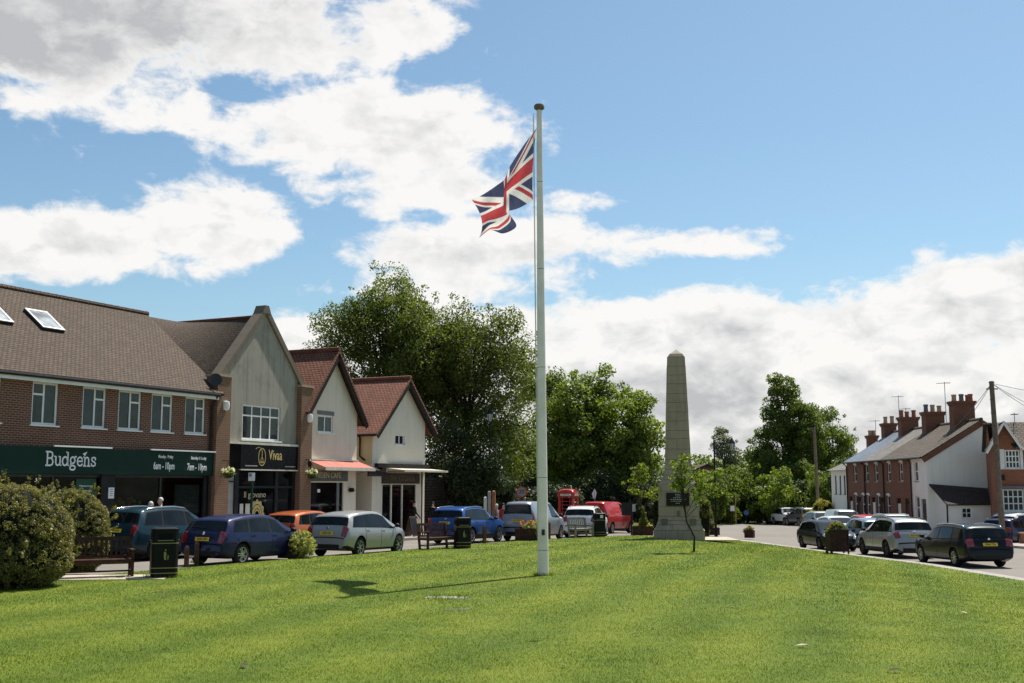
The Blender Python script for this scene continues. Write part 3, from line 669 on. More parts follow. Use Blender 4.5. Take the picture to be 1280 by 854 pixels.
MB().prism([(2.62, -.1, 9.5), (3.18, -.1, 9.5), (3.02, -.1, 9.84), (2.78, -.1, 9.84)], (0, .52, 0)).build('apex_stone', 'stone_dark', b2)
# roof behind the parapet: left slope sweeps into the main roof
def sweep(u, v):
    y = .35 + 5.4 * v; yy = min(y, 4.33); f = (yy + .38) / 4.73
    lo = Vector((.02 + .46 * f + .02, y, 5.80 + 3.6 * f - .04)); hi = Vector((2.9, y, 9.36)); p = lo.lerp(hi, u)
    p.z += .0; return p
MB().grid(lambda u, v: sweep(v, u), 20, 12).build('roof', 'tile_brown', b2, smooth=True)
roof_slab('roof', [(2.9, .36, 9.36), (5.9, .36, 6.3), (5.9, 7, 6.3), (2.9, 7, 9.36)], 'tile_brown', b2)
mb = MB(); [mb.tube((2.9, .4 + k * .4, 9.37), (2.9, .79 + k * .4, 9.37), .1, .1, 8) for k in range(15)]; mb.build('ridge_tiles', 'tile_red', b2)
MB().box(.56, 5.3, -.14, .04, 3.86, 3.95).build('ledge', 'paint_cream', b2)
sg = MB().box(1.42, 5.29, -.12, .02, 2.84, 3.86).build('fascia_sign', 'fascia_black', b2); MB().box(.57, 1.40, -.10, .02, 2.84, 3.86).build('fascia_panel', 'shop_glass_dark', b2)
MB().box(1.42, 5.29, -.15, -.05, 2.79, 2.84).build('sign_trim', 'paint_cream', sg)
lettering('Vivaa', .60, 'sign_gold', sg, (3.70, -.125, 3.44), xs=.72, bold=.004)
mb = MB(); stroke(mb, circ(0, 0, .23, .36, n=28), .035, -.125, .01, 2.80, 3.36, 1.0); stroke(mb, [(-.42, .33), (-.3, .4), (-.1, .38), (0, .25), (0, .02)], .03, -.125, .01, 2.80, 3.36, 1.0)
stroke(mb, circ(0, -.14, .07, .1, n=12), .04, -.125, .01, 2.80, 3.36, 1.0); stroke(mb, [(-.1, -.24), (0, .05), (.1, -.24)], .03, -.125, .01, 2.80, 3.36, 1.0); mb.build('emblem', 'sign_gold', sg)
mb = MB(); mb.box(1.72, 2.5, -.125, -.12, 2.96, 3.0); mb.box(4.4, 5.1, -.125, -.12, 2.96, 3.0); mb.build('small_print', 'blind_pale', sg)
mb = MB(); wall(mb, .56, 5.3, -.6, 2.83, [(.66, 1.25, .3, 2.3), (.66, 1.25, 2.36, 2.78), (1.5, 3.9, .25, 2.05), (1.5, 3.9, 2.15, 2.78), (4.1, 5.1, -.3, 2.05), (4.1, 5.1, 2.15, 2.78)], 0, .1); mb.build('shopfront_frame', 'paint_black', b2)
for a, b, c, d, m_ in ((.66, 1.25, .3, 2.3, 'blind_pale'), (.66, 1.25, 2.36, 2.78, 'blind_pale'), (1.5, 3.9, .25, 2.05, 'shop_glass_dark'), (1.5, 3.9, 2.15, 2.78, 'shop_glass_dark'), (4.1, 5.1, -.3, 2.05, 'shop_glass_dark'), (4.1, 5.1, 2.15, 2.78, 'shop_glass_dark')):
    MB().box(a, b, .06, .07, c, d).build('shop_window' if m_ != 'blind_pale' else 'blind', m_, b2)
tx = lettering('Il giovano', .36, 'sign_cream', b2, (2.62, .052, 1.78), xs=1.05, name='window_lettering')
mb = MB(); ro = [(.58 + .045 * math.cos(12 * t * math.pi / 36)) for t in range(72)]
for r0, r1 in ((.17, .24), (.27, .40), (.43, None)):
    k = 72
    for t in range(k):
        a, b = 2 * math.pi * t / k, 2 * math.pi * (t + 1) / k; ra, rb = (r1, r1) if r1 else (ro[t], ro[(t + 1) % 72])
        mb.prism([(2.78 + r0 * math.cos(q) * .82 if z else 2.78 + rr * math.cos(q) * .82, .052, .92 + (r0 if z else rr) * math.sin(q) * 1.1) for q, z, rr in ((a, 1, 0), (a, 0, ra), (b, 0, rb), (b, 1, 0))], (0, .004, 0))
mb.build('rosette', 'sign_gold', b2)
for a, b, c, d in ((1.66, 1.88, 1.0, 1.42), (2.02, 2.30, 1.0, 1.42), (1.66, 1.88, .58, .92), (2.02, 2.30, .58, .92)): MB().box(a, b, .046, .052, c, d).build('menu_card', 'paint_cream', b2)
for s_, z_ in ((.2, 5.35), (5.85, 5.15)):
    mb = MB(); mb.lathe([(.02, -.2), (.12, -.16), (.15, 0), (.13, .17), (.03, .2)], 10, (s_, -.3, z_)); mb.build('alarm_box', 'upvc_white', b2, smooth=40)
mb = MB(); mb.lathe([(.0, -.02), (.2, .02), (.34, .1), (.35, .11), (.2, .05), (.0, .02)], 18); dsh = mb.build('satellite_dish', 'metal_dark', b2, smooth=40, loc=(-.42, -.25, 6.35), rot=(R(80), R(-10), R(-35))); dsh.scale = (.7,) * 3
MB().tube((-.3, 0, 6.3), (-.42, -.2, 6.35), .02, n=6).build('dish_bracket', 'metal_dark', b2)
mb = MB(); mb.bar((5.72, -.25, 3.3), (5.72, -.45, 3.3), .03, .03); mb.lathe([(.05, -.28), (.08, -.2), (.08, .0), (.02, .06)], 8, (5.72, -.45, 3.25)); mb.build('wall_lantern', 'iron_black', b2)
# ================================================================ cafe
def gable_house(root, x0, x1, zb, sx, apex, slope, wallmat, holes, over=.55, front=.38, depth=7, zr=.2, roofmat='tile_red', left=None):
    zl, zr_ = apex - (sx - x0) * slope, apex - (x1 - sx) * slope; zt = min(zl, zr_) - .02
    mb = MB(); wall(mb, x0, x1, zb, zt, holes, 0, .1); mb.poly([(x0, 0, zt), (x1, 0, zt), (x1, 0, zr_), (sx, 0, apex), (x0, 0, zl)])
    mb.poly([(x0, depth, zb - 3), (x0, 0, zb - 3), (x0, 0, zl), (x0, depth, zl)]); mb.poly([(x1, 0, zb - 3), (x1, depth, zb - 3), (x1, depth, zr_), (x1, 0, zr_)]); mb.poly([(x1, depth, zb - 3), (x0, depth, zb - 3), (x0, depth, zl), (sx, depth, apex), (x1, depth, zr_)])
    mb.build('wall', wallmat, root)
    for sg_ in (-1, 1):
        xe = (x1 + over) if sg_ > 0 else (x0 - (over if left is None else left)); ze = apex + zr - abs(xe - sx) * slope
        q = [(sx, -front, apex + zr), (xe, -front, ze), (xe, depth, ze), (sx, depth, apex + zr)]
        roof_slab('roof', q if sg_ > 0 else q[::-1], roofmat, root, .1)
        d = Vector((xe - sx, 0, ze - apex - zr)); n = Vector((-d.z, 0, d.x)).normalized(); n = n if n.z > 0 else -n
        a, b = Vector((sx, -front + .02, apex + zr)) - n * .11, Vector((xe, -front + .02, ze)) - n * .11
        q = [a - n * .2, b - n * .2, b, a]; q = q if sg_ > 0 else q[::-1]
        MB().prism(q, (0, .06, 0)).build('bargeboard', 'dark_timber', root)
        mb = MB(); d.normalize(); q = [a - n * .02, b - n * .02, b + n * 0, a]; q = q if sg_ > 0 else q[::-1]; mb.prism([p_ + Vector((0, .07, 0)) for p_ in q], (0, front - .09, 0)); mb.build('soffit', 'dark_timber', root)
    mb = MB(); [mb.tube((sx, -front + k * .33, apex + zr + .02), (sx, -front + .32 + k * .33, apex + zr + .02), .1, .1, 8) for k in range(int((depth + front) / .33))]; mb.build('ridge_tiles', roofmat, root)
b3 = thing('cafe', 'cream gable building with steep red tiled roof and red awning', 'building', fac(0), RZ)
gable_house(b3, 6.14, 10.1, 3.3, 7.98, 8.28, 1.276, 'render_cream', [(6.88, 8.10, 4.57, 5.38)], depth=6)
window(b3, 6.88, 8.10, 4.57, 5.38, [(.5, [1]), (.5, [1])], y=.05); MB().box(6.82, 8.16, -.015, .03, 5.39, 5.58).build('lintel', 'lead', b3)
MB().box(6.14, 10.15, -.1, .0, 3.30, 3.38).build('string_course', 'paint_cream', b3)
aw = MB(); aw.prism([(6.2, -.02, 3.30), (6.2, -.95, 2.98), (10.25, -.95, 2.98), (10.25, -.02, 3.30)][::-1], (0, 0, -.02)); aw = aw.build('awning', 'awning_red', b3)
MB().box(6.2, 10.25, -.99, -.94, 2.84, 2.99).build('valance', 'awning_cream', aw); [MB().bar((x, -.05, 2.7), (x, -.93, 2.9), .03, .03).build('awning_arm', 'metal_grey', aw) for x in (6.35, 10.1)]
mb = MB(); wall(mb, 6.14, 10.1, -.6, 3.30, [(6.3, 9.05, .25, 2.3)], 0, .12); mb.build('shopfront_wall', 'render_cream', b3)
sg = MB().box(6.25, 9.3, -.07, -.005, 2.36, 2.84).build('sign_board', 'sign_slate', b3); lettering('HIDEN CAFE', .36, 'sign_cream', sg, (7.72, -.075, 2.62), xs=.98)
MB().box(6.3, 9.05, .07, .08, .25, 2.3).build('shop_window', 'shop_glass_dark', b3); mb = MB(); mb.box(8.55, 8.75, .03, .1, .25, 2.3); mb.box(6.3, 9.05, .03, .1, .2, .3); mb.build('shopfront_frame', 'metal_grey', b3)
MB().box(7.05, 7.25, .05, .065, 1.85, 2.0).build('notice', 'sign_white', b3)
mb = MB(); mb.lathe([(.1, -.1), (.16, 0), (.1, .1)], 10, (9.55, -.12, 1.95)); mb.build('wall_lantern', 'iron_black', b3)
# alley between the two gable buildings
al = thing('alley_entrance', 'dark doorway with a small lean-to roof between the two cream gables', 'doorway', fac(0), RZ)
MB().box(10.1, 11.5, 1.3, 1.4, -.6, 3.0).build('wall', 'interior_dark', al); MB().box(10.3, 11.2, 1.2, 1.3, -.4, 1.9).build('door', 'paint_black', al)
roof_slab('canopy', [(10.12, -.7, 2.95), (11.75, -.7, 2.8), (11.75, 1.4, 3.45), (10.12, 1.4, 3.5)], 'dark_timber', al, .08)
MB().box(10.15, 11.7, -.68, -.6, 2.6, 2.9).build('canopy_board', 'dark_timber', al)
b4 = thing('restaurant', 'cream gable building with lower red roof and thin cream awning', 'building', fac(0), RZ)
gable_house(b4, 11.5, 16.6, 3.2, 14.45, 7.5, .95, 'render_cream', [(13.6, 14.52, 4.21, 5.20)], over=.75, left=.22, depth=7)
window(b4, 13.6, 14.52, 4.21, 5.20, [(.5, [1]), (.5, [1])], y=.05); mb = MB(); mb.prism([(14.06 + .46 * math.cos(R(t)), .02, 5.2 + .16 * math.sin(R(t))) for t in range(0, 181, 20)], (0, .05, 0)); mb.build('arched_head', 'upvc_white', b4)
MB().path([(11.42, .9, 4.75), (11.42, .7, 4.5), (11.42, .7, 3.6), (11.42, .4, 3.4)], .045, 8).build('drainpipe', 'paint_black', b4); MB().tube((11.25, -.3, 4.62), (11.25, 7, 4.62), .06, n=8).build('gutter', 'paint_black', b4)
MB().box(11.497, 11.5, .02, 3, 3.2, 4.7).build('side_render', 'render_buff', b4)
mb = MB(); wall(mb, 11.5, 16.6, -.6, 3.2, [(12.45, 13.25, .3, 2.2), (13.35, 14.3, -.4, 2.2), (14.4, 15.7, -.4, 2.2)], 0, .14); mb.build('shopfront_wall', 'render_cream', b4)
for a, b, c, d in ((12.45, 13.25, .3, 2.2), (13.35, 14.3, -.4, 2.2), (14.4, 15.7, -.4, 2.2)):
    wd_ = MB(); wd_.box(a, b, .05, .11, d - .1, d); wd_.box(a, a + .08, .05, .11, c, d - .1); wd_.box(b - .08, b, .05, .11, c, d - .1); wd_.box(a + .08, b - .08, .05, .11, c, c + .12); wd_ = wd_.build('shop_door' if c < 0 else 'shop_window', 'paint_black', b4)
    MB().box(a + .08, b - .08, .08, .09, c + .12, d - .1).build('pane', 'shop_glass_dark', wd_)
sg = MB().box(12.35, 15.95, -.09, -.005, 2.25, 2.78).build('sign_board', 'sign_brown', b4); lettering('THE KITCHEN', .38, 'sign_slate', sg, (14.2, -.095, 2.51), xs=1.0)
MB().box(11.7, 16.75, -.22, -.005, 3.05, 3.25).build('shop_cornice', 'dark_timber', b4); MB().box(11.95, 12.3, -.3, -.01, 2.75, 3.05).build('corbel', 'dark_timber', b4)
aw = MB(); aw.prism([(12.6, -.22, 3.02), (12.6, -1.15, 2.93), (17.0, -1.15, 2.93), (17.0, -.22, 3.02)][::-1], (0, 0, -.02)); aw = aw.build('awning', 'awning_cream', b4); MB().box(12.6, 17.0, -1.2, -1.14, 2.84, 2.94).build('valance', 'awning_cream', aw); [MB().bar((x, -.1, 2.85), (x, -1.1, 2.88), .03, .03).build('awning_arm', 'metal_grey', aw) for x in (12.8, 16.8)]
MB().path([(16.25, -.05, 2.9), (16.25, -.05, -.3)], .035, 8).build('drainpipe', 'paint_black', b4)
fn = thing('slatted_fence', 'dark slatted timber screen beside the restaurant wall', 'fence', fac(0), RZ)
for k in range(20): MB().box(16.7, 19.8, .5, .53, -.4 + k * .15, -.29 + k * .15).build('slat', 'dark_timber', fn)
for x in (16.72, 18.2, 19.75): MB().box(x - .05, x + .05, .53, .63, -.5, 2.7).build('post', 'dark_timber', fn)
# ================================================================ terrace on the right (local x runs towards the camera, -y is the street)
TA = Vector((24.64, 67.0, 0)); TRZ = math.atan2(-1.0, -.02)
def chimney(root, x, y, z0, zt, w, d, pots, mat='brick_terrace'):
    mb = MB(); mb.box(x - w / 2, x + w / 2, y - d / 2, y + d / 2, z0, zt - .25); mb.box(x - w / 2 - .05, x + w / 2 + .05, y - d / 2 - .05, y + d / 2 + .05, zt - .25, zt - .14); mb.box(x - w / 2 - .1, x + w / 2 + .1, y - d / 2 - .1, y + d / 2 + .1, zt - .14, zt)
    st = mb.build('chimney', mat, root)
    for k, (fx, hh, m_) in enumerate(pots): MB().lathe([(.15, 0), (.13, hh * .7), (.16, hh * .8), (.15, hh), (.11, hh), (.10, hh * .6)], 10, (x, y - d / 2 + fx * d, zt)).build('chimney_pot', m_, st, smooth=40)
    return st
def aerial(root, x, y, z, h):
    mb = MB(); mb.tube((x, y, z), (x, y, z + h), .02, n=5); mb.tube((x, y - .5, z + h - .1), (x, y + .35, z + h - .05), .015, n=5)
    for k in range(6): mb.tube((x - .2, y - .45 + k * .15, z + h - .1), (x + .2, y - .45 + k * .15, z + h - .1), .01, n=4)
    return mb.build('aerial', 'metal_grey', root)
def sash(root, x, z0, z1, wd=.78, fm='paint_white'):
    wn = window(root, x - wd / 2, x + wd / 2, z0, z1, [(1, [.5, .5])], y=.08, fw=.08, fmat=fm, smat='stone_grey')
    mb = MB(); mb.prism([(x + (wd / 2 + .03) * math.cos(R(t)), -.01, z1 + .14 * math.sin(R(t))) for t in range(0, 181, 20)], (0, .08, 0)); mb.build('arched_head', fm, wn); return wn
def house(name, label, x0, x1, wmat, rmat, uw, gw, doors, base=-1.3, eave=3.9):
    r = thing(name, label, 'house', TA, TRZ)
    hs = [(x - .39, x + .39, 2.4, 3.62) for x in uw] + [(x - .39, x + .39, .15, 1.5) for x in gw] + [(x - .42, x + .42, base + .5, 1.35) for x in doors]
    mb = MB(); wall(mb, x0, x1, base, eave, hs, 0, .14); mb.build('wall', wmat, r); MB().poly([(x1, 6.8, base), (x0, 6.8, base), (x0, 6.8, eave), (x1, 6.8, eave)]).build('rear_wall', wmat, r)
    for x in uw: sash(r, x, 2.4, 3.62)
    for x in gw: sash(r, x, .15, 1.5)
    for x in doors:
        dn = MB().box(x - .42, x + .42, .08, .13, base + .5, 1.0).build('door', 'paint_white' if x != doors[-1] else 'sign_brown', r); MB().box(x - .42, x + .42, .08, .12, 1.03, 1.35).build('fanlight', 'window_glass', dn)
    roof_slab('roof', [(x0, -.28, eave - .06), (x1, -.28, eave - .06), (x1, 3.4, 6.08), (x0, 3.4, 6.08)], rmat, r, .09); roof_slab('roof', [(x0, 3.4, 6.08), (x1, 3.4, 6.08), (x1, 7.08, eave - .06), (x0, 7.08, eave - .06)], rmat, r, .09)
    MB().tube((x0, -.32, eave - .1), (x1, -.32, eave - .1), .06, n=8).build('gutter', 'paint_black', r); MB().path([(x0 + .1, -.3, eave - .12), (x0 + .1, -.06, eave - .35), (x0 + .1, -.06, base)], .045, 8).build('drainpipe', 'paint_black', r)
    mb = MB(); n = int((x1 - x0) / .4); [mb.tube((x0 + (x1 - x0) * k / n, 3.4, 6.09), (x0 + (x1 - x0) * (k + 1) / n - .01, 3.4, 6.09), .1, n=8) for k in range(n)]; mb.build('ridge_tiles', 'tile_grey_brown', r)
    return r
hw = house('end_cottage', 'white painted end of terrace cottage with tall gable wall and lean-to', -2.8, 0, 'render_white', 'tile_grey_brown', [-1.85], [-1.85], [-.75])
mb = MB(); mb.poly([(0, 0, -1.3), (0, 6.8, -1.3), (0, 6.8, 3.9), (0, 3.4, 6.0), (0, 0, 3.9)]); mb.build('gable_wall', 'render_white', hw)
for a, b in (((-.3, 3.80), (3.4, 6.06)), ((3.4, 6.06), (7.1, 3.80))):
    p, q = Vector((.0, a[0], a[1])), Vector((.0, b[0], b[1])); n = (q - p).normalized().cross(Vector((1, 0, 0))).normalized(); n = n if n.z > 0 else -n
    MB().prism([p - n * .34, q - n * .34, q - n * .05, p - n * .05], (.06, 0, 0)).build('brick_verge', 'brick_terrace', hw)
chimney(hw, -2.75, 3.3, 5.2, 7.35, .8, 1.3, [(.15, .42, 'pot_buff'), (.5, .45, 'lead'), (.8, .4, 'terracotta'), (.93, .46, 'terracotta')])
aerial(hw, -3.0, 2.4, 6.0, 2.6)
# lean-to
mb = MB(); wall(mb, .45, 6.6, -1.3, 1.12, [(1.25, 1.8, .3, .88)], 0, .1); le = mb.build('leanto_wall', 'render_white', hw); le.rotation_euler = (0, 0, R(90)); le.location = (1.9, 0, 0)
wn = window(hw, 1.25, 1.8, .3, .88, [(1, [1, 1])] * 2, y=.03, fw=.05); wn.rotation_euler = (0, 0, R(90)); wn.location = (1.9, 0, 0)
mb = MB(); mb.poly([(0, .45, -1.3), (1.9, .45, -1.3), (1.9, .45, 1.12), (0, .45, 2.1)][::-1]); mb.build('leanto_side', 'render_white', hw)
roof_slab('leanto_roof', [(.0, .1, 2.25), (2.1, .35, 1.08), (2.1, 6.8, 1.14), (.0, 6.8, 1.75)], 'tile_dark', hw, .08)
MB().path([(1.95, .4, 1.05), (1.95, .38, -1.2)], .045, 8).build('drainpipe', 'paint_black', hw)
h2 = house('terrace_house', 'red brick terrace house next to the white end cottage, brown roof', -8.3, -2.8, 'brick_terrace', 'tile_grey_brown', [-7.15, -4.7], [-7.5], [-5.4, -3.7])
chimney(h2, -7.6, 3.2, 5.0, 7.0, .8, 1.25, [(.15, .5, 'lead'), (.5, .48, 'pot_buff'), (.85, .42, 'pot_buff')])
h3 = house('terrace_house', 'middle red brick terrace house under a pale grey slate roof', -12.6, -8.3, 'brick_terrace', 'slate_grey', [-12.1, -9.9], [-9.6, -12.0], [-10.8, -8.9])
chimney(h3, -12.6, 3.2, 5.0, 6.95, .8, 1.2, [(.12, .5, 'terracotta'), (.45, .4, 'terracotta'), (.85, .5, 'terracotta')]); aerial(h3, -12.6, 2.6, 7.1, 1.4)
h4 = house('terrace_house', 'far end red brick terrace house with blue slate roof', -17.1, -12.6, 'brick_terrace', 'slate_blue', [-15.0], [-15.0, -13.2], [-16.3, -14.2])
mb = MB(); mb.poly([(-17.1, 6.8, -1.3), (-17.1, 0, -1.3), (-17.1, 0, 3.9), (-17.1, 3.4, 6.0), (-17.1, 6.8, 3.9)]); mb.build('gable_wall', 'brick_terrace', h4)
chimney(h4, -17.0, 3.2, 5.0, 6.75, .8, .9, [(.25, .5, 'pot_buff'), (.8, .55, 'pot_buff')]); aerial(h4, -16.6, 4.4, 6, 1.9)
# far white cottage
h5 = thing('white_cottage', 'small white cottage with hipped slate roof beyond the brick terrace', 'house', TA, TRZ)
mb = MB(); wall(mb, -22.2, -17.4, -1.9, 3.4, [(x - .22, x + .22, 1.5, 2.9) for x in (-20.9, -19.6, -18.4)] + [(-20.6, -19.4, -1.2, .2)], .15, .12); mb.poly([(-17.4, .15, -1.9), (-17.4, 6, -1.9), (-17.4, 6, 3.4), (-17.4, .15, 3.4)]); mb.poly([(-22.2, 6, -1.9), (-22.2, .15, -1.9), (-22.2, .15, 3.4), (-22.2, 6, 3.4)]); mb.build('wall', 'render_white', h5)
for x in (-20.9, -19.6, -18.4): window(h5, x - .22, x + .22, 1.5, 2.9, [(1, [.5, .5])], y=.2, fw=.05, fmat='paint_black', smat='paint_black')
MB().box(-20.6, -19.4, .2, .25, -1.2, .2).build('door', 'paint_black', h5)
mb = MB(); a, b, c, d, e, f_ = (-22.5, -.15, 3.3), (-17.2, -.15, 3.3), (-17.2, 6.2, 3.3), (-22.5, 6.2, 3.3), (-20.4, 3, 4.9), (-17.2, 3, 4.9)
mb.add([a, b, c, d, e, f_], [(0, 1, 5, 4), (2, 3, 4, 5), (3, 0, 4), (1, 2, 5), (0, 3, 2, 1)]); mb.build('roof', 'slate_grey', h5)
chimney(h5, -20.6, 3.0, 4.4, 6.0, .7, .7, [(.3, .4, 'pot_buff'), (.7, .4, 'pot_buff')]); aerial(h5, -20.2, 3.2, 5.6, 1.6)
# house on the far right
rh = thing('brick_house', 'modern red brick house with small front gable at right edge', 'house', (26.8, 63, 0), R(-19))
hs = [(27.52, 28.28, 3.1, 4.12), (27.3, 28.36, .75, 1.95), (30.2, 31.4, 3.1, 4.12), (30.2, 31.4, .75, 1.95)]
mb = MB(); wall(mb, 26.8, 34, -1.2, 4.3, hs, 63, .12); mb.poly([(26.8, 63, 4.3), (28.25, 63, 4.3), (27.52, 63, 5.5)]); mb.poly([(26.8, 66.6, -1.2), (26.8, 63, -1.2), (26.8, 63, 4.3), (26.8, 64.8, 5.6), (26.8, 66.6, 4.3)]); mb.poly([(34, 66.6, -1.2), (26.8, 66.6, -1.2), (26.8, 66.6, 4.3), (34, 66.6, 4.3)]); mb.build('wall', 'brick_orange', rh)
for k, h_ in enumerate(hs):
    wn = window(rh, *h_[:4], [(1, [.4, .6]) if 0 else (1, [1, 1, 1])] * 4, y=63.03, fw=.07)
    if k < 2: MB().box(h_[0] - .25, h_[0] - .02, 62.97, 63.0, h_[2] - .05, h_[3] + .05).build('shutter', 'paint_white', wn); MB().box(h_[1] + .02, h_[1] + .16, 62.97, 63.0, h_[2] - .05, h_[3] + .05).build('shutter', 'paint_white', wn)
MB().box(27.15, 28.5, 62.7, 63.02, 1.98, 2.12).build('bay_canopy', 'lead', rh)
roof_slab('roof', [(28.0, 62.7, 4.28), (34.3, 62.7, 4.28), (34.3, 64.8, 5.75), (27.0, 64.8, 5.75)], 'tile_grey_brown', rh); roof_slab('roof', [(26.6, 64.8, 5.75), (34.3, 64.8, 5.75), (34.3, 67, 4.2), (26.6, 67, 4.2)], 'tile_grey_brown', rh)
roof_slab('roof', [(27.52, 62.55, 5.72), (28.35, 62.55, 4.3), (28.35, 64.4, 4.3), (27.52, 64.8, 5.72)], 'tile_grey_brown', rh); roof_slab('roof', [(26.55, 62.55, 4.1), (27.52, 62.55, 5.72), (27.52, 64.8, 5.72), (26.55, 64.8, 4.1)], 'tile_grey_brown', rh)
for q in ([(26.5, 62.5, 3.98), (26.62, 62.5, 3.9), (27.52, 62.5, 5.5), (27.52, 62.5, 5.72)], [(27.52, 62.5, 5.5), (28.3, 62.5, 4.15), (28.42, 62.5, 4.22), (27.52, 62.5, 5.72)]): MB().prism(q, (0, .05, 0)).build('bargeboard', 'paint_white', rh)
MB().box(28.4, 34.3, 62.62, 62.68, 4.1, 4.25).build('fascia_board', 'paint_white', rh); aerial(rh, 28.3, 64.9, 5.7, .6)
MB().box(27.25, 27.45, 62.85, 63.0, 2.45, 2.75).build('alarm_box', 'paint_black', rh)
for c_ in list(rh.children): c_.location = (-26.8, -63, 0)
# far house glimpsed behind the trees
fh = thing('far_house', 'brick house with white window half hidden by trees behind the obelisk', 'house', (20.4, 118, gz(20, 118)))
mb = MB(); wall(mb, -3.5, 3.5, -1, 4.6, [(-.6, 1.0, 2.6, 3.8), (-.8, 1.2, .3, 1.6)], 0, .12); mb.poly([(-3.5, 0, 4.6), (3.5, 0, 4.6), (0, 0, 5.9)]); mb.poly([(-3.5, 8, -1), (-3.5, 0, -1), (-3.5, 0, 4.6), (-3.5, 8, 4.6)]); mb.poly([(3.5, 0, -1), (3.5, 8, -1), (3.5, 8, 4.6), (3.5, 0, 4.6)]); mb.build('wall', 'brick_terrace', fh)
window(fh, -.6, 1.0, 2.6, 3.8, [(1, [1, 1])] * 2, fw=.14); window(fh, -.8, 1.2, .3, 1.6, [(1, [1])] * 3, fw=.12); MB().box(-2.4, 2.4, -.25, 0, 1.75, 2.1).build('string_course', 'paint_cream', fh)
roof_slab('roof', [(0, -.3, 6.0), (3.8, -.3, 4.4), (3.8, 8, 4.4), (0, 8, 6.0)], 'tile_brown', fh); roof_slab('roof', [(-3.8, -.3, 4.4), (0, -.3, 6.0), (0, 8, 6.0), (-3.8, 8, 4.4)], 'tile_brown', fh)
# low brick wall in front of the house on the right
lw = thing('garden_wall', 'low red brick garden wall beside the telegraph pole', 'wall', (26.6, 58.2, gz(26, 58)))
MB().box(-.55, .55, -.12, .12, -.3, .5).build('brickwork', 'brick_orange', lw); MB().box(.55, 6, 1.6, 1.84, -.3, .35).build('brickwork', 'brick_orange', lw); MB().box(-.6, .6, -.16, .16, .5, .58).build('coping', 'stone_grey', lw)
# ================================================================ trees and shrubs
def leaf_cloud(C, Rr, n, size, rng, out=.6, flat=.35, asp=.55, shell=.5):
    C = np.asarray(C, float); Rr = np.asarray(Rr, float); p = Rr.prod(1) ** (2 / 3.); p /= p.sum()
    idx = rng.choice(len(C), n, p=p); d = rng.normal(size=(n, 3)); d /= np.linalg.norm(d, axis=1)[:, None]
    r = shell + (1 - shell) * rng.random(n) ** .6
    pos = C[idx] + d * Rr[idx] * r[:, None]
    nrm = d * out + rng.normal(size=(n, 3)) * .6; nrm[:, 2] += flat; nrm /= np.linalg.norm(nrm, axis=1)[:, None]
    ref = rng.normal(size=(n, 3)); t = np.cross(nrm, ref); t /= np.maximum(np.linalg.norm(t, axis=1), 1e-6)[:, None]; b = np.cross(nrm, t)
    s = size * rng.uniform(.55, 1.25, n); a = t * s[:, None]; c = b * (s * asp)[:, None]
    V = np.stack([pos - a * .5, pos + c * .5 - a * .05, pos + a * .5, pos - c * .5 - a * .05], 1)
    V[:, 2] -= np.array([0, 0, 1]) * (s * .15)[:, None]
    return V.reshape(-1, 3)
def clumps(env, n, rc, rng, shell=.55, sq=.75):
    "clump centres through the crown's envelope (list of ellipsoids), most of them towards its outside"
    env = np.asarray(env, float); v = env[:, 3:].prod(1) ** (2 / 3.); v /= v.sum(); idx = rng.choice(len(env), n, p=v)
    d = rng.normal(size=(n, 3)); d /= np.linalg.norm(d, axis=1)[:, None]; r = shell + (1 - shell) * rng.random(n) ** .7
    C = env[idx, :3] + d * env[idx, 3:] * r[:, None] * .9; s = rc * rng.uniform(.55, 1.35, n)
    return C, np.stack([s, s, s * sq], 1)
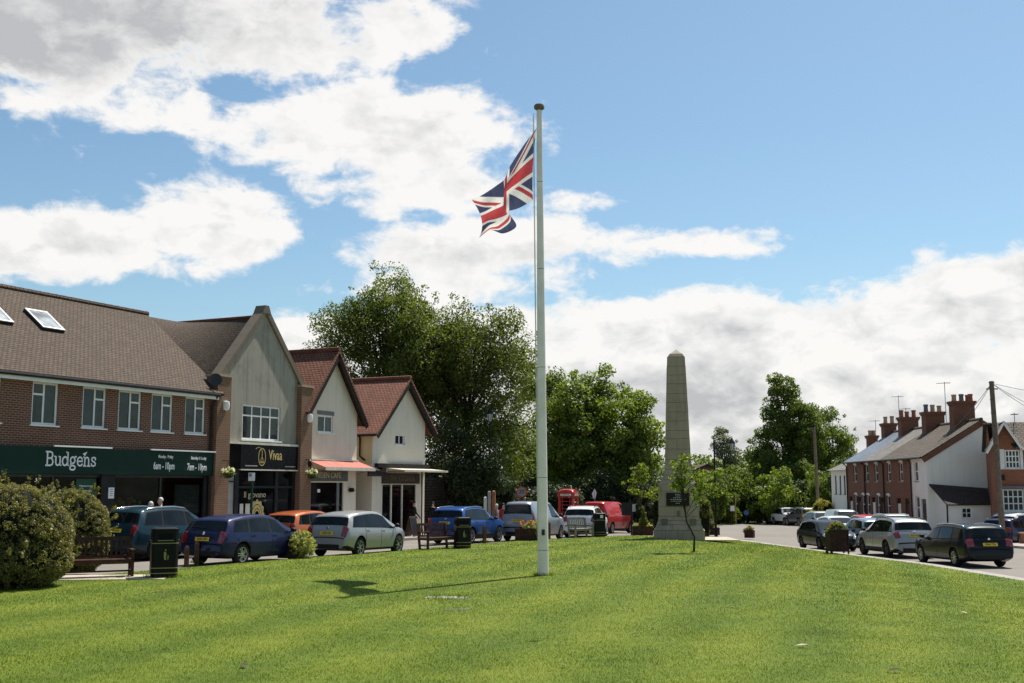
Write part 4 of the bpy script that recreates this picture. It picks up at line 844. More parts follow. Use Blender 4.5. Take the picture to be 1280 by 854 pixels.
def tree(name, label, base, trunk_h, env, nclump, rc, nleaf, size, mat, seed=1, r0=.22, limbs=9, bark='bark', group='trees round the green', cat='tree', shell=.55, asp=.55, lean=(0, 0), flat=.35, twigs=0):
    rng = np.random.default_rng(seed); root = thing(name, label, cat, base, 0, group)
    C, Rr = clumps(env, nclump, rc, rng, shell)
    C[:, 2] = np.maximum(C[:, 2], Rr[:, 2] * .8)
    if twigs:                                                           # long loose shoots that break up the outline
        e = np.asarray(env, float); k = rng.choice(len(e), twigs); d = rng.normal(size=(twigs, 3)); d[:, 2] = np.abs(d[:, 2]) * .9 + .1; d /= np.linalg.norm(d, axis=1)[:, None]
        tC = e[k, :3] + d * e[k, 3:] * rng.uniform(.98, 1.16, twigs)[:, None]; tC[:, 2] = np.maximum(tC[:, 2], .5); tR = np.full((twigs, 3), rc * .38) * rng.uniform(.6, 1.2, twigs)[:, None]
        C = np.concatenate([C, tC]); Rr = np.concatenate([Rr, tR])
    V = leaf_cloud(C, Rr, nleaf, size, rng, shell=.35, asp=asp, flat=flat)
    link('crown', raw_mesh('crown', V, 4, nleaf, mat), root)
    mb = MB(); top = max(q[2] for q in env); cx = sum(q[0] for q in env) / len(env); cy = sum(q[1] for q in env) / len(env)
    pts = [Vector((lean[0] * k / 6 + rng.normal() * .04 * k, lean[1] * k / 6 + rng.normal() * .04 * k, top * k / 6 * .95)) for k in range(7)]
    pts[-1].x += (cx - pts[-1].x) * .6; pts[-1].y += (cy - pts[-1].y) * .6
    mb.path([p - Vector((0, 0, .15 if i == 0 else 0)) for i, p in enumerate(pts)], [r0 * (1 - .13 * k) * (1.25 if k == 0 else 1) for k in range(7)], 9)
    for k in rng.choice(len(C), min(limbs, len(C)), replace=False):
        tgt = Vector(C[k]); z0 = max(trunk_h * .7, min(tgt.z * .6, top * .85)); f = z0 / (top * .95) * 6; i = min(5, int(f)); st = pts[i].lerp(pts[i + 1], f - i)
        mid = st.lerp(tgt, .5) + Vector((rng.normal() * .2, rng.normal() * .2, .25)); rr = r0 * .34
        mb.path([st, st.lerp(mid, .5), mid, mid.lerp(tgt, .6), tgt], [rr, rr * .8, rr * .6, rr * .4, rr * .15], 6)
    mb.build('trunk', bark, root, smooth=True); return root
def shrub(name, label, base, env, nclump, rc, nleaf, size, mat, seed=1, group='shrubs and hedges', core=.8, asp=.5, spikes=0, cat='shrub', shell=.75):
    rng = np.random.default_rng(seed); root = thing(name, label, cat, base, 0, group)
    C, Rr = clumps(env, nclump, rc, rng, shell, .85); C[:, 2] = np.maximum(C[:, 2], Rr[:, 2] * .5)
    n2 = int(nleaf * .985) if spikes else nleaf
    V = leaf_cloud(C, Rr, n2, size, rng, shell=.45, asp=asp, flat=.5)
    if spikes:
        e = np.asarray(env, float); k = rng.choice(len(e), spikes); d = rng.normal(size=(spikes, 3)); d[:, 2] = np.abs(d[:, 2]); d /= np.linalg.norm(d, axis=1)[:, None]
        tip = e[k, :3] + d * e[k, 3:] * 1.0; m = (nleaf - n2); j = rng.choice(spikes, m); dd = d[j] + np.array([0, 0, .5]) + 0; 
        off = rng.random(m)[:, None] * .13 * dd; nz = rng.normal(size=(m, 3)) * .02
        p = tip[j] + off + nz; a = rng.normal(size=(m, 3)) * size * .5; b = rng.normal(size=(m, 3)) * size * .3
        V = np.concatenate([V, np.stack([p - a, p + b, p + a, p - b], 1).reshape(-1, 3)])
    V[:, 2] = np.maximum(V[:, 2], .01)
    link('foliage', raw_mesh('foliage', V, 4, len(V) // 4, mat), root)
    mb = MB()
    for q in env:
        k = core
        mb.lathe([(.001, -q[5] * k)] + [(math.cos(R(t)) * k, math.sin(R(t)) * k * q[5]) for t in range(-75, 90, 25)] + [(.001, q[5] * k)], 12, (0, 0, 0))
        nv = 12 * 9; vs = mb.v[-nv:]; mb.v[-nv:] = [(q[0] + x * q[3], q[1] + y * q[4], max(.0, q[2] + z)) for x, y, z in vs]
    mb.build('foliage_core', 'hedge_core', root, smooth=True); return root  # solid near-black ellipsoids filling the inside of the foliage
def gb(px, Y, dz=0): x = Xat(px, Y, gz(0, Y)); return Vector((x, Y, gz(x, Y) + dz))
# the big dark trees behind the shops
b = gb(478, 70); tree('birch_tree', 'tall dark feathery tree rising behind the cream gables', b, 3,
     [(-.2, 0, 12, 4.0, 3.2, 3.6), (.6, 0, 13.6, 2.8, 2.6, 3.0), (-2.4, 0, 11.2, 2.4, 2.4, 3.2), (2.6, 0, 10.6, 3.2, 3, 4.2), (2.6, 0, 8.2, 3.4, 3, 4), (-1.5, 0, 6, 3, 3, 4)], 320, .95, 82000, .17, 'leaf_birch', 3, .3, 26, 'bark_dark', twigs=70, asp=.6, shell=.4)
b = gb(585, 68); tree('birch_tree', 'dark tree standing right of the restaurant, left of the flagpole', b, 3,
     [(.5, 0, 10.4, 3.0, 2.8, 3.9), (2.3, 0, 9.4, 2.2, 2.6, 4.2), (-1.6, 0, 9.6, 2.8, 2.6, 3.8), (-3.2, 0, 10.6, 2.2, 2.2, 3.2), (.6, -.4, 4.2, 3.8, 2.8, 3.8)], 320, .9, 76000, .17, 'leaf_birch', 4, .28, 22, 'bark_dark', twigs=50, asp=.6, shell=.4)
b = gb(560, 64); tree('birch_tree', 'low dark leafy tree against the right wall of the restaurant', b, 1,
     [(0, 0, 3.4, 2.3, 1.8, 3.2), (1.6, 0, 2.8, 1.8, 1.6, 2.6)], 70, .7, 16000, .17, 'leaf_dark', 14, .14, 8, 'bark_dark')
b = gb(752, 80); tree('maple_tree', 'broad bright green rounded tree between flagpole and obelisk', b, 2.2,
     [(-.2, 0, 7.4, 3.9, 3.4, 4.3), (1.5, 0, 6.2, 3.0, 3.0, 3.6), (-2.4, 0, 6.4, 3.0, 3.0, 3.8), (.3, 0, 3.2, 4.0, 3.2, 2.6)], 230, .9, 52000, .24, 'leaf_bright', 5, .3, 20, twigs=10, asp=.75)
b = gb(672, 84); tree('maple_tree', 'dark green tree behind the flagpole at its lower half', b, 2, [(0, 0, 7.4, 3.2, 2.6, 5.0), (.6, 0, 3, 3.4, 2.6, 2.8)], 120, .95, 26000, .25, 'leaf_mid', 6, .25, 12)
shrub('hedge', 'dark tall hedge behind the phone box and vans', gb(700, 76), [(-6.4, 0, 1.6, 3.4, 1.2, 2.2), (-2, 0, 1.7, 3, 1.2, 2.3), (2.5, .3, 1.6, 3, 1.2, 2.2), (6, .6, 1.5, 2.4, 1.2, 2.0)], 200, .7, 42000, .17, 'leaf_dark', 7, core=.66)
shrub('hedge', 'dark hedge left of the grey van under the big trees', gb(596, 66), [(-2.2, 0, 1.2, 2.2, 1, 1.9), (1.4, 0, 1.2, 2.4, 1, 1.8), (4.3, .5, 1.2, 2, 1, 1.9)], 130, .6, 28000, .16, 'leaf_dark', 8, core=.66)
b = gb(805, 68); tree('young_tree', 'light green young tree just left of the obelisk, red van side', b, 1.6, [(0, 0, 2.7, 1.2, 1.0, .7), (-.7, 0, 3.1, .8, .7, .5), (.7, 0, 2.2, .7, .6, .5), (-.2, 0, 3.6, .6, .5, .4)], 34, .28, 1300, .15, 'leaf_lime', 9, .06, 8, asp=.7)
shrub('conifer', 'dark columnar conifer left of the obelisk', gb(812, 74), [(0, 0, 1.4, .75, .75, 1.9)], 40, .3, 5000, .12, 'leaf_dark', 10, asp=.4)
shrub('conifer', 'dark narrow conifer hugging the left side of the obelisk', gb(826, 70), [(0, 0, 1.2, .55, .55, 1.9)], 30, .28, 4000, .12, 'leaf_dark', 17, asp=.4)
shrub('conifer', 'narrow yellow-green conifer behind right side of the obelisk', gb(882, 66), [(0, 0, 1.0, .32, .32, 1.5)], 26, .2, 3000, .1, 'leaf_conifer', 11, asp=.4)
# sapling on the lawn
b = G(867, 690.5); tree('sapling', 'thin young tree with lime leaves on the lawn before the obelisk', b, 1.7,
     [(.0, 0, 2.35, .78, .7, .75), (.55, 0, 2.2, .6, .5, .5), (-.42, 0, 2.95, .42, .4, .55), (.8, 0, 2.8, .3, .3, .4), (-.6, 0, 2.45, .35, .3, .3), (-.3, 0, 3.35, .3, .25, .3)], 36, .2, 1250, .12, 'leaf_lime', 12, .035, 18, 'bark_dark', asp=.7, lean=(-.22, 0), shell=.3)
# distance
b = gb(908, 135); tree('poplar_tree', 'slim grey-green poplar far behind the obelisk', b, 2, [(0, 0, 7.2, 1.7, 1.6, 3.4), (.4, 0, 5, 2.0, 1.8, 3.6), (-.4, 0, 9, 1.1, 1.1, 1.9)], 80, .65, 12000, .22, 'leaf_poplar', 13, .2, 12, twigs=30)
b = gb(985, 122); tree('lime_tree', 'tallest tree on the right, peaked dark crown above the street bend', b, 2.5,
     [(.3, 0, 8.2, 4.1, 3.2, 4.2), (.2, 0, 11.4, 2.7, 2.2, 3.2), (-.3, 0, 13.8, 1.4, 1.3, 2.1), (1.9, 0, 9.6, 2.8, 2.2, 3.2), (-1.8, 0, 6, 3.2, 2.6, 3.4), (.3, 0, 4, 4.4, 3, 3)], 230, .85, 46000, .25, 'leaf_mid', 15, .3, 18, twigs=40, asp=.75)
b = gb(1032, 126); tree('lime_tree', 'broad green tree right of the tallest one, left of the terrace', b, 2.5, [(-.3, 0, 9.4, 3.0, 2.8, 4.0), (1.3, 0, 7.6, 2.6, 2.6, 3.8), (-1.6, 0, 8.0, 2.8, 2.6, 3.6), (0, 0, 3.8, 3.8, 2.8, 3.2)], 170, .85, 34000, .25, 'leaf_mid', 16, .28, 12, twigs=20)
for k, (px, Y, w_, h_, m_, lb) in enumerate((
    (935, 114, 2.6, 5.2, 'leaf_mid', 'green bushy tree at the bend, behind the blue round sign'),
    (968, 112, 2.8, 5.9, 'leaf_bright', 'bright leafy tree behind the far parked cars'),
    (992, 108, 2.6, 5.6, 'leaf_lime', 'light green tree below the tallest tree'),
    (1018, 108, 2.2, 4.4, 'leaf_dark', 'dark bushy tree left of the white cottage'),
    (1041, 104, 2.0, 5.2, 'leaf_mid', 'grey-green bushy tree beside the white cottage'),
    (922, 118, 2.6, 5.4, 'leaf_mid', 'green bushy tree right of the poplar'),
    (887, 104, 1.7, 4.6, 'leaf_mid', 'bushy tree hiding the roof of the far brick house'),
    (948, 120, 2.6, 5.6, 'leaf_bright', 'light green bushy tree behind the bend'),
    (898, 110, 2.2, 5.4, 'leaf_mid', 'bushy tree behind the tall black lamp post'),
    (930, 126, 3.2, 6.6, 'leaf_mid', 'taller bushy tree between the poplar and the tallest tree'),
    (1005, 118, 3.0, 6.4, 'leaf_mid', 'bushy tree at the foot of the two tall limes'),
    (862, 124, 3.0, 6.2, 'leaf_dark', 'dark tree just behind the obelisk shaft'),
    (905, 120, 2.4, 4.6, 'leaf_mid', 'bushy tree left of the bend, in front of the poplar'),
    (870, 112, 2.6, 5.0, 'leaf_dark', 'dark tree mass directly behind the obelisk pedestal'),
    (842, 108, 2.4, 4.4, 'leaf_mid', 'leafy tree behind the left side of the obelisk'),
    (952, 132, 3.4, 6.4, 'leaf_dark', 'dark tree filling the gap behind the bend'),
    (884, 140, 3.4, 6.6, 'leaf_mid', 'distant tree left of the poplar'),
    (1086, 112, 2.6, 7.2, 'leaf_dark', 'tree top showing behind the terrace chimneys'))):
    b = gb(px, Y); tree('bushy_tree', lb, b, .8, [(0, 0, h_ * .62, w_, w_ * .8, h_ * .36), (-w_ * .3, -.3, h_ * .3, w_ * .9, w_ * .7, h_ * .3), (w_ * .35, -.2, h_ * .34, w_ * .8, w_ * .7, h_ * .32)], 60, .7, 10500, .24, m_, 30 + k, .14, 8, group='trees at the bend of the street', asp=.7, twigs=12)
# far woods on the rise: nobody could count those
rng = np.random.default_rng(77); n = 420; x = rng.uniform(-120, 420, n); v = rng.random(n); y = 480 + 200 * v
C = np.stack([x, y, -5 + np.sin(np.pi * np.minimum(1, (y - 480) / 260 * 1.1)) * (15 + 5 * np.sin(x * .011) + 4 * np.sin(x * .031 + 1)) + 2], 1); rr = rng.uniform(4, 8, n)
wo = link('woodland', raw_mesh('woodland', leaf_cloud(C, np.stack([rr, rr, rr * .8], 1), 42000, 1.7, rng, shell=.6, asp=.8), 4, 42000, 'leaf_mid')); tag(wo, 'distant wooded rise on the horizon', 'woodland', kind='stuff')
# clipped yellow shrubs by the far cars
shrub('golden_shrub', 'clipped golden yellow shrub behind the parked cars', gb(1030, 89), [(0, 0, 1.1, 1.0, .8, 1.15)], 90, .22, 10000, .08, 'leaf_yellow', 50, core=.88)
shrub('golden_shrub', 'smaller yellow-green clipped shrub left of the golden one', gb(1012, 90), [(0, 0, .7, .5, .5, .8)], 36, .18, 3500, .08, 'leaf_yellow', 51, core=.88)
# the two big rounded shrubs at the left edge
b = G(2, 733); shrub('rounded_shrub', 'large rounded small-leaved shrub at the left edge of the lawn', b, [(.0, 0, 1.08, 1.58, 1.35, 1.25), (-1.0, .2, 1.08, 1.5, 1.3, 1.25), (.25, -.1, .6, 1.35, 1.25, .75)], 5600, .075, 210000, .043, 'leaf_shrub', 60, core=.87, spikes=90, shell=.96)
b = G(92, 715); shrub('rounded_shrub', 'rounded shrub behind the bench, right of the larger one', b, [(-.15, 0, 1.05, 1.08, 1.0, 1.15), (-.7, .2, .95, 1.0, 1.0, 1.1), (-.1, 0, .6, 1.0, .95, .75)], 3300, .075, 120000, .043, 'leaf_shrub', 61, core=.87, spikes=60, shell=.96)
# ================================================================ cars
WHEELS = {}
def wheel_meshes(Rw, dark, spokes):
    key = (round(Rw, 3), dark, spokes)
    if key in WHEELS: return WHEELS[key]
    r = Rw * .66; wd = .20
    t = MB(); t.lathe([(r, -wd / 2), (Rw * .9, -wd / 2), (Rw * .985, -wd / 2 + .03), (Rw, -wd / 4), (Rw, wd / 4), (Rw * .985, wd / 2 - .03), (Rw * .9, wd / 2), (r, wd / 2)], 28, axis='Y', cap=False)
    tm = t.mesh('wheel', 'tyre'); tm.shade_smooth()
    m = MB(); m.lathe([(r + .004, .075), (r, .095), (r * .93, .09), (r * .9, .05)], 28, axis='Y', cap=False); m.lathe([(r * .98, -.05), (r * .98, -.04), (0.0, -.035)], 28, axis='Y', mi=1)
    for k in range(spokes):
        a = 2 * math.pi * k / spokes; c, s = math.cos(a), math.sin(a); e = Vector((-s, 0, c)); d = Vector((c, 0, s))
        for sg_ in ((-1, 1) if spokes <= 5 else (0,)):
            p0 = d * r * .12 + e * sg_ * .02; p1 = d * r * .95 + e * sg_ * r * .17
            m.bar(p0 + Vector((0, .07, 0)), p1 + Vector((0, .068, 0)), .03, .03)
    m.lathe([(r * .2, .055), (r * .2, .088), (.0, .09)], 12, axis='Y')
    rm = m.mesh('rim', ['rim_dark' if dark else 'rim_silver', 'arch_black']); WHEELS[key] = (tm, rm); return WHEELS[key]
KINDS = {
 'hatch': dict(L=4.25, W=1.76, H=1.48, R=.325, ra=-1.28, fa=1.33, bt=[(-2.1, .96), (1.0, .87)],
   top=[(-2.125, .46), (-2.11, .62), (-2.07, .80), (-2.03, .95), (-1.98, 1.02), (-1.79, 1.31), (-1.69, 1.365), (-1.2, 1.43), (-.7, 1.465), (-.25, 1.48), (.12, 1.455), (.42, 1.385), (1.22, 1.0), (1.42, .95), (1.78, .85), (2.0, .73), (2.09, .58), (2.125, .42)],
   rs=(-1.973, -1.80), ws=(.46, 1.18), side=[(-1.70, -.98, -1.50, -.92), (-.92, .05, -.86, .03), (.11, 1.1, .09, .42)], tl=(-2.095, -1.985, 4.5, 7.35), hl=(1.72, 2.05, 4.4, 6.9), plate=.78),
 'suv': dict(L=4.5, W=1.84, H=1.64, R=.36, ra=-1.32, fa=1.36, bt=[(-2.2, 1.06), (1.0, .99)],
   top=[(-2.25, .50), (-2.235, .70), (-2.2, .90), (-2.14, 1.05), (-2.07, 1.14), (-1.89, 1.48), (-1.79, 1.55), (-1.0, 1.63), (-.3, 1.64), (.2, 1.58), (1.02, 1.15), (1.2, 1.12), (1.8, 1.03), (2.1, .92), (2.21, .72), (2.25, .48)],
   rs=(-2.06, -1.90), ws=(.28, .98), side=[(-1.84, -1.05, -1.62, -1.0), (-.99, .02, -.94, 0), (.08, .92, .06, .26)], tl=(-2.21, -2.09, 4.45, 7.35), hl=(1.8, 2.16, 4.4, 6.9), plate=.93, rails=True),
 'estate': dict(L=4.58, W=1.80, H=1.47, R=.32, ra=-1.32, fa=1.38, bt=[(-2.25, .95), (1.1, .87)],
   top=[(-2.29, .44), (-2.275, .60), (-2.24, .80), (-2.2, .94), (-2.15, 1.01), (-1.95, 1.34), (-1.85, 1.40), (-1.0, 1.465), (-.2, 1.47), (.4, 1.41), (1.2, 1.01), (1.4, .97), (1.9, .87), (2.15, .75), (2.26, .58), (2.29, .42)],
   rs=(-2.14, -1.96), ws=(.48, 1.16), side=[(-1.96, -1.15, -1.74, -1.1), (-1.09, -.06, -1.03, -.06), (.0, 1.06, .0, .44)], tl=(-2.25, -2.155, 4.5, 7.5), hl=(1.85, 2.2, 4.4, 6.9), plate=.80, rails=True),
 'van': dict(L=4.4, W=1.83, H=1.83, R=.32, ra=-1.45, fa=1.3, bt=[(-2.2, 1.08), (1.1, 1.04)],
   top=[(-2.2, .45), (-2.19, .62), (-2.17, .9), (-2.15, 1.15), (-2.12, 1.35), (-2.05, 1.72), (-1.95, 1.80), (-1.0, 1.83), (.2, 1.82), (.5, 1.76), (1.25, 1.18), (1.4, 1.13), (1.85, 1.02), (2.1, .85), (2.18, .66), (2.2, .45)],
   rs=(-2.135, -2.06), ws=(.58, 1.22), side=[(.15, 1.12, .13, .56)], tl=(-2.18, -2.06, 4.1, 5.6), hl=(1.85, 2.14, 4.4, 6.9), plate=.95),
}
def car(name, label, kind, px, Y, head, paintname, plate=None, fplate=None, dark_rim=False, spokes=5, group='cars parked round the green', scale=1.0, rear_glass=True, X=None, z=-.10, roofrail='chrome', sc=(1, 1, 1), fplate_mat='plate_white', trim=None):
    K = KINDS[kind]; L, Wd, H = K['L'], K['W'], K['H']; X = Xat(px, Y, gz(0, Y) + .7) if X is None else X
    hd = R(head); slope_ = (gz(X + math.cos(hd), Y + math.sin(hd)) - gz(X - math.cos(hd), Y - math.sin(hd))) / 2
    root = thing(name, label, 'van' if kind == 'van' else 'car', (X, Y, gz(X, Y) + z), hd, group); root.rotation_euler = Euler((0, -math.atan(slope_), hd))
    root.scale = sc
    # stations
    xs = [p[0] for p in K['top']]; full = []
    for a, b in zip(xs, xs[1:]):
        n = max(1, math.ceil((b - a) / .14)); full += [a + (b - a) * k / n for k in range(n)]
    full.append(xs[-1]); half = L / 2
    def plan(x):
        return interp(x, [(-half, .85), (-half + .05, .92), (-half + .16, .97), (-half + .6, 1), (half - 1.0, .995), (half - .5, .95), (half - .2, .86), (half - .06, .74), (half, .62)])
    def section(x):
        zt = interp(x, K['top']); zb_ = interp(x, [(-half, .32), (-half + .35, .21), (half - .4, .19), (half, .26)]); wb = Wd / 2 * plan(x)
        ze = min(interp(x, K['bt']), zt - .02); h = zt - ze; wr = wb - .06 - .32 * h
        zm = zb_ + (ze - zb_) * .45
        return [(0, zb_), (wb * .80, zb_), (wb * .95, zb_ + .07), (wb * .998, zm), (wb, zb_ + (ze - zb_) * .78), (wb - .045, ze), (wr + .012 * min(1, h * 3), zt - .035 - .03 * min(1, h * 2)), (wr * .93, zt - .012), (wr * .55, zt + .006), (0, zt + .012)]
    S = [section(x) for x in full]; nb = 10
    def ev(x, bb, sg_=1):
        x = min(max(x, full[0]), full[-1]); i = 0
        while i < len(full) - 2 and full[i + 1] < x: i += 1
        f = (x - full[i]) / (full[i + 1] - full[i]); j = min(nb - 2, int(bb)); g = bb - j
        def pt(s_): return (s_[j][0] + (s_[j + 1][0] - s_[j][0]) * g, s_[j][1] + (s_[j + 1][1] - s_[j][1]) * g)
        a, b = pt(S[i]), pt(S[i + 1]); return Vector((x, sg_ * (a[0] + (b[0] - a[0]) * f), a[1] + (b[1] - a[1]) * f))
    def nrm(x, bb, sg_):
        e = .012; du = ev(x + e, bb, sg_) - ev(x - e, bb, sg_); dv = ev(x, min(bb + .05, 8.99), sg_) - ev(x, max(bb - .05, 0), sg_); n = du.cross(dv)
        n = n.normalized() if n.length > 1e-9 else Vector((0, 0, 1)); c = Vector((0, 0, H * .45)); p_ = ev(x, bb, sg_)
        return n if n.dot(p_ - Vector((p_.x * .75, 0, H * .45))) > 0 else -n
    body = MB(); m = len(full); ring = []
    for i, x in enumerate(full):
        pr = [(x, y, z_) for y, z_ in S[i]] + [(x, -y, z_) for y, z_ in reversed(S[i][1:-1])]; ring.append(pr)
    k = len(ring[0])
    body.add([p for r_ in ring for p in r_], [(i * k + j, i * k + (j + 1) % k, (i + 1) * k + (j + 1) % k, (i + 1) * k + j) for i in range(m - 1) for j in range(k)] + [tuple(range(k - 1, -1, -1)), tuple(range((m - 1) * k, m * k))])
    me = body.mesh('body', [paintname, 'arch_black'])
    bm = bmesh.new(); bm.from_mesh(me); bmesh.ops.recalc_face_normals(bm, faces=bm.faces); bm.to_mesh(me); bm.free()
    cut = MB(); Rw = K['R']
    for ax in (K['ra'], K['fa']):
        for sg_ in (-1, 1): cut.lathe([(Rw + .05, -.16), (Rw + .05, .3)], 24, (ax, sg_ * (Wd / 2 - .13) - (.07 if sg_ > 0 else .07), Rw + .01), 'Y')
    cm = cut.mesh('cut', ['arch_black']); bm = bmesh.new(); bm.from_mesh(cm); bmesh.ops.recalc_face_normals(bm, faces=bm.faces); bm.to_mesh(cm); bm.free()
    bo = link('body', me, root); co = link('cut', cm); co.parent = None
    md = bo.modifiers.new('arches', 'BOOLEAN'); md.object = co; md.operation = 'DIFFERENCE'; md.solver = 'EXACT'
    wm = root.matrix_world.copy(); bo.parent = None
    dg = bpy.context.evaluated_depsgraph_get(); dg.update(); me2 = bpy.data.meshes.new_from_object(bo.evaluated_get(dg))
    bo.modifiers.clear(); bo.data = me2; bo.parent = root; bpy.data.objects.remove(co, do_unlink=True)
    me2.materials.clear(); me2.materials.append(MAT[paintname]); me2.materials.append(MAT['arch_black'])
    for p in me2.polygons:
        c = p.center; inn = any(math.hypot(c.x - ax, c.z - Rw - .01) < Rw + .049 for ax in (K['ra'], K['fa'])) and abs(c.y) > .3 and c.z > .21
        p.material_index = 1 if inn and (abs(p.normal.y) > .9 and abs(c.y) < Wd / 2 - .15 or abs(p.normal.y) < .3) or c.z < .22 else 0
    smooth_angle(me2, 38)
    def patch(nm, x00, x01, x10, x11, b0, b1, mat, parent=bo, sides=(1, -1), off=.006, nu=8, nv=5, x_lin=True):
        for sg_ in sides:
            mb = MB(); G_ = []
            for i in range(nu + 1):
                for j in range(nv + 1):
                    u, v = i / nu, j / nv; x = (x00 + (x01 - x00) * u) * (1 - v) + (x10 + (x11 - x10) * u) * v; bb = b0 + (b1 - b0) * v
                    G_.append(ev(x, bb, sg_) + nrm(x, bb, sg_) * off)
            fs = [(i * (nv + 1) + j, (i + 1) * (nv + 1) + j, (i + 1) * (nv + 1) + j + 1, i * (nv + 1) + j + 1) for i in range(nu) for j in range(nv)]
            mb.add(G_, fs if sg_ < 0 else [f[::-1] for f in fs]); mb.build(nm, mat, parent, smooth=True)
    def across(nm, x0, x1, bl, mat, off=.006, nu=6, nv=12, inset=.0):
        mb = MB(); G_ = []
        for i in range(nu + 1):
            x = x0 + (x1 - x0) * i / nu
            for j in range(nv + 1):
                t = j / nv * 2 - 1; sg_ = -1 if t < 0 else 1; bb = 9 - (9 - bl) * abs(t); bb = min(bb, 8.999)
                G_.append(ev(x, bb, sg_) + nrm(x, bb, sg_) * off)
        mb.add(G_, [(i * (nv + 1) + j, (i + 1) * (nv + 1) + j, (i + 1) * (nv + 1) + j + 1, i * (nv + 1) + j + 1) for i in range(nu) for j in range(nv)])
        return mb.build(nm, mat, root, smooth=True)
    # glass
    q0, q1 = K['side'][0], K['side'][-1]; patch('window_surround', q0[0] - .035, q1[1] + .04, q0[2] - .03, q1[3] + .03, 5.05, 5.95, 'trim_black', root, off=.003, nu=24)
    for a, b, c, d in K['side']: patch('side_window', a, b, c, d, 5.1, 5.9, 'car_glass', root)
    across('windscreen', *K['ws'], 6.25, 'car_glass')
    if rear_glass: across('rear_window', *K['rs'], 6.3, 'car_glass')
    # lamps
    t = K['tl']; patch('tail_light', t[0], t[1], t[0], t[1], t[2], t[3], 'lamp_red', root, off=.010, nu=6, nv=7)
    t = K['hl']; patch('headlight', t[0], t[1], t[0], t[1], t[2], t[3], 'lamp_clear', root, off=.008, nu=6, nv=7)
    across('grille', half - .11, half - .015, 7.3, 'trim_black', .008); patch('air_intake', half - .10, half - .02, half - .10, half - .02, 3.0, 3.9, 'trim_black', root, off=.006)
    # plastic trim, door shuts, handles
    tm = trim or ('trim_black' if kind in ('suv',) else None)
    patch('sill_trim', K['ra'] + Rw + .07, K['fa'] - Rw - .07, K['ra'] + Rw + .07, K['fa'] - Rw - .07, 1.2, 2.5 if tm else 2.05, 'trim_black', root, nu=4)
    patch('bumper_trim', -half + .012, K['ra'] - Rw - .08, -half + .012, K['ra'] - Rw - .08, 1.2, 2.2, 'trim_black', root)
    doors = [q[1] + .03 for q in K['side'][:-1]][-1:] + [K['side'][-1][1] - .02] + ([K['side'][0][1] + .03] if kind != 'van' else [-.9])
    for dx in doors: patch('door_seam', dx - .008, dx + .008, dx - .008, dx + .008, 2.2, 5.0, 'arch_black', root, off=.003, nu=1, nv=8)
    for q in K['side'][1:]:
        for sg_ in (1, -1): p = ev(q[0] + .13, 4.55, sg_); MB().box(p.x - .09, p.x + .09, p.y - .018, p.y + .018, p.z - .015, p.z + .015).build('door_handle', paintname, root)
    for sg_ in (1, -1):
        p = ev(K['side'][-1][1] - .08, 5.25, sg_); mb = MB(); mb.lathe([(.001, -.05), (.055, -.045), (.075, 0), (.07, .05), (.001, .06)], 10, (0, 0, 0)); 
        mb.v = [(p.x + z_ * .9, p.y + sg_ * (.13 + x_ * 1.3), p.z + .07 + y_) for x_, y_, z_ in mb.v]; mb.bar(p, (p.x, p.y + sg_ * .1, p.z + .05), .04, .03); mb.build('door_mirror', 'trim_black', root, smooth=40)
    if K.get('rails'):
        for sg_ in (1, -1):
            pts = [ev(K['side'][0][2] - .1 + f * (K['side'][-1][3] - K['side'][0][2] + .05), 6.5, sg_) + Vector((0, 0, .05 if 0 < f < 1 else .0)) for f in (0, .08, .3, .5, .7, .92, 1)]
            MB().path(pts, .018, 6).build('roof_rail', roofrail, root, smooth=True)
    zt_ = [p for p in K['top']]
    def rear_x(z_): return interp(z_, [(p[1], p[0]) for p in zt_[:6]])
    zp = K['plate']; dxz = (rear_x(zp + .06) - rear_x(zp - .06)) / .12; th = math.atan(dxz)
    if plate:
        po = MB().box(-.26, .26, -.01, .0, -.056, .056).build('number_plate', 'plate_yellow', root); po.location = (rear_x(zp) - .018, 0, zp); po.rotation_euler = Euler((-th, 0, R(-90)))
        lettering(plate, .095, 'plate_ink', po, (0, -.013, 0), depth=.003, xs=.92, bold=.001)
    if fplate:
        po = MB().box(-.26, .26, -.01, .0, -.056, .056).build('number_plate', 'plate_white', root); po.location = (half + .012, 0, .45); po.rotation_euler = Euler((0, 0, R(90))); lettering(fplate, .095, 'plate_ink', po, (0, -.013, 0), depth=.003, xs=.92)
    MB().box(-half - .006, -half + .01, -Wd * .30, Wd * .30, .30, .43).build('diffuser', 'trim_black', root); MB().tube((-half - .02, -.45, .29), (-half + .1, -.45, .29), .03, n=8).build('exhaust', 'metal_dark', root)
    zl_ = rear_x(.63); across('bumper_seam', zl_ - .002, rear_x(.655), 6.0, 'arch_black', .004, 1, 14)
    # badge and wiper
    bz = interp(zp + .17, [(p[1], p[0]) for p in zt_[:6]]); mb = MB(); mb.lathe([(.0, 0), (.05, .0), (.045, .012), (.0, .014)], 12); o_ = mb.build('badge', 'chrome', root); o_.location = (bz - .006, 0, zp + .17); o_.rotation_euler = (0, R(-90) , 0)
    if rear_glass: a_, b_ = ev(K['rs'][0] + .03, 8.9, 1), ev(K['rs'][0] + .06, 7.4, 1); MB().bar(a_ + Vector((-.02, 0, .02)), b_ + Vector((-.02, 0, .02)), .015, .015).build('wiper', 'trim_black', root)
    tm_, rm_ = wheel_meshes(Rw, dark_rim, spokes)
    for ax in (K['ra'], K['fa']):
        for sg_ in (1, -1):
            wo_ = link('wheel', tm_, root, (ax, sg_ * (Wd / 2 - .12), Rw)); wo_.rotation_euler = (0, 0, 0 if sg_ > 0 else math.pi); link('rim', rm_, wo_)
    return root
HD = math.degrees(RZ)
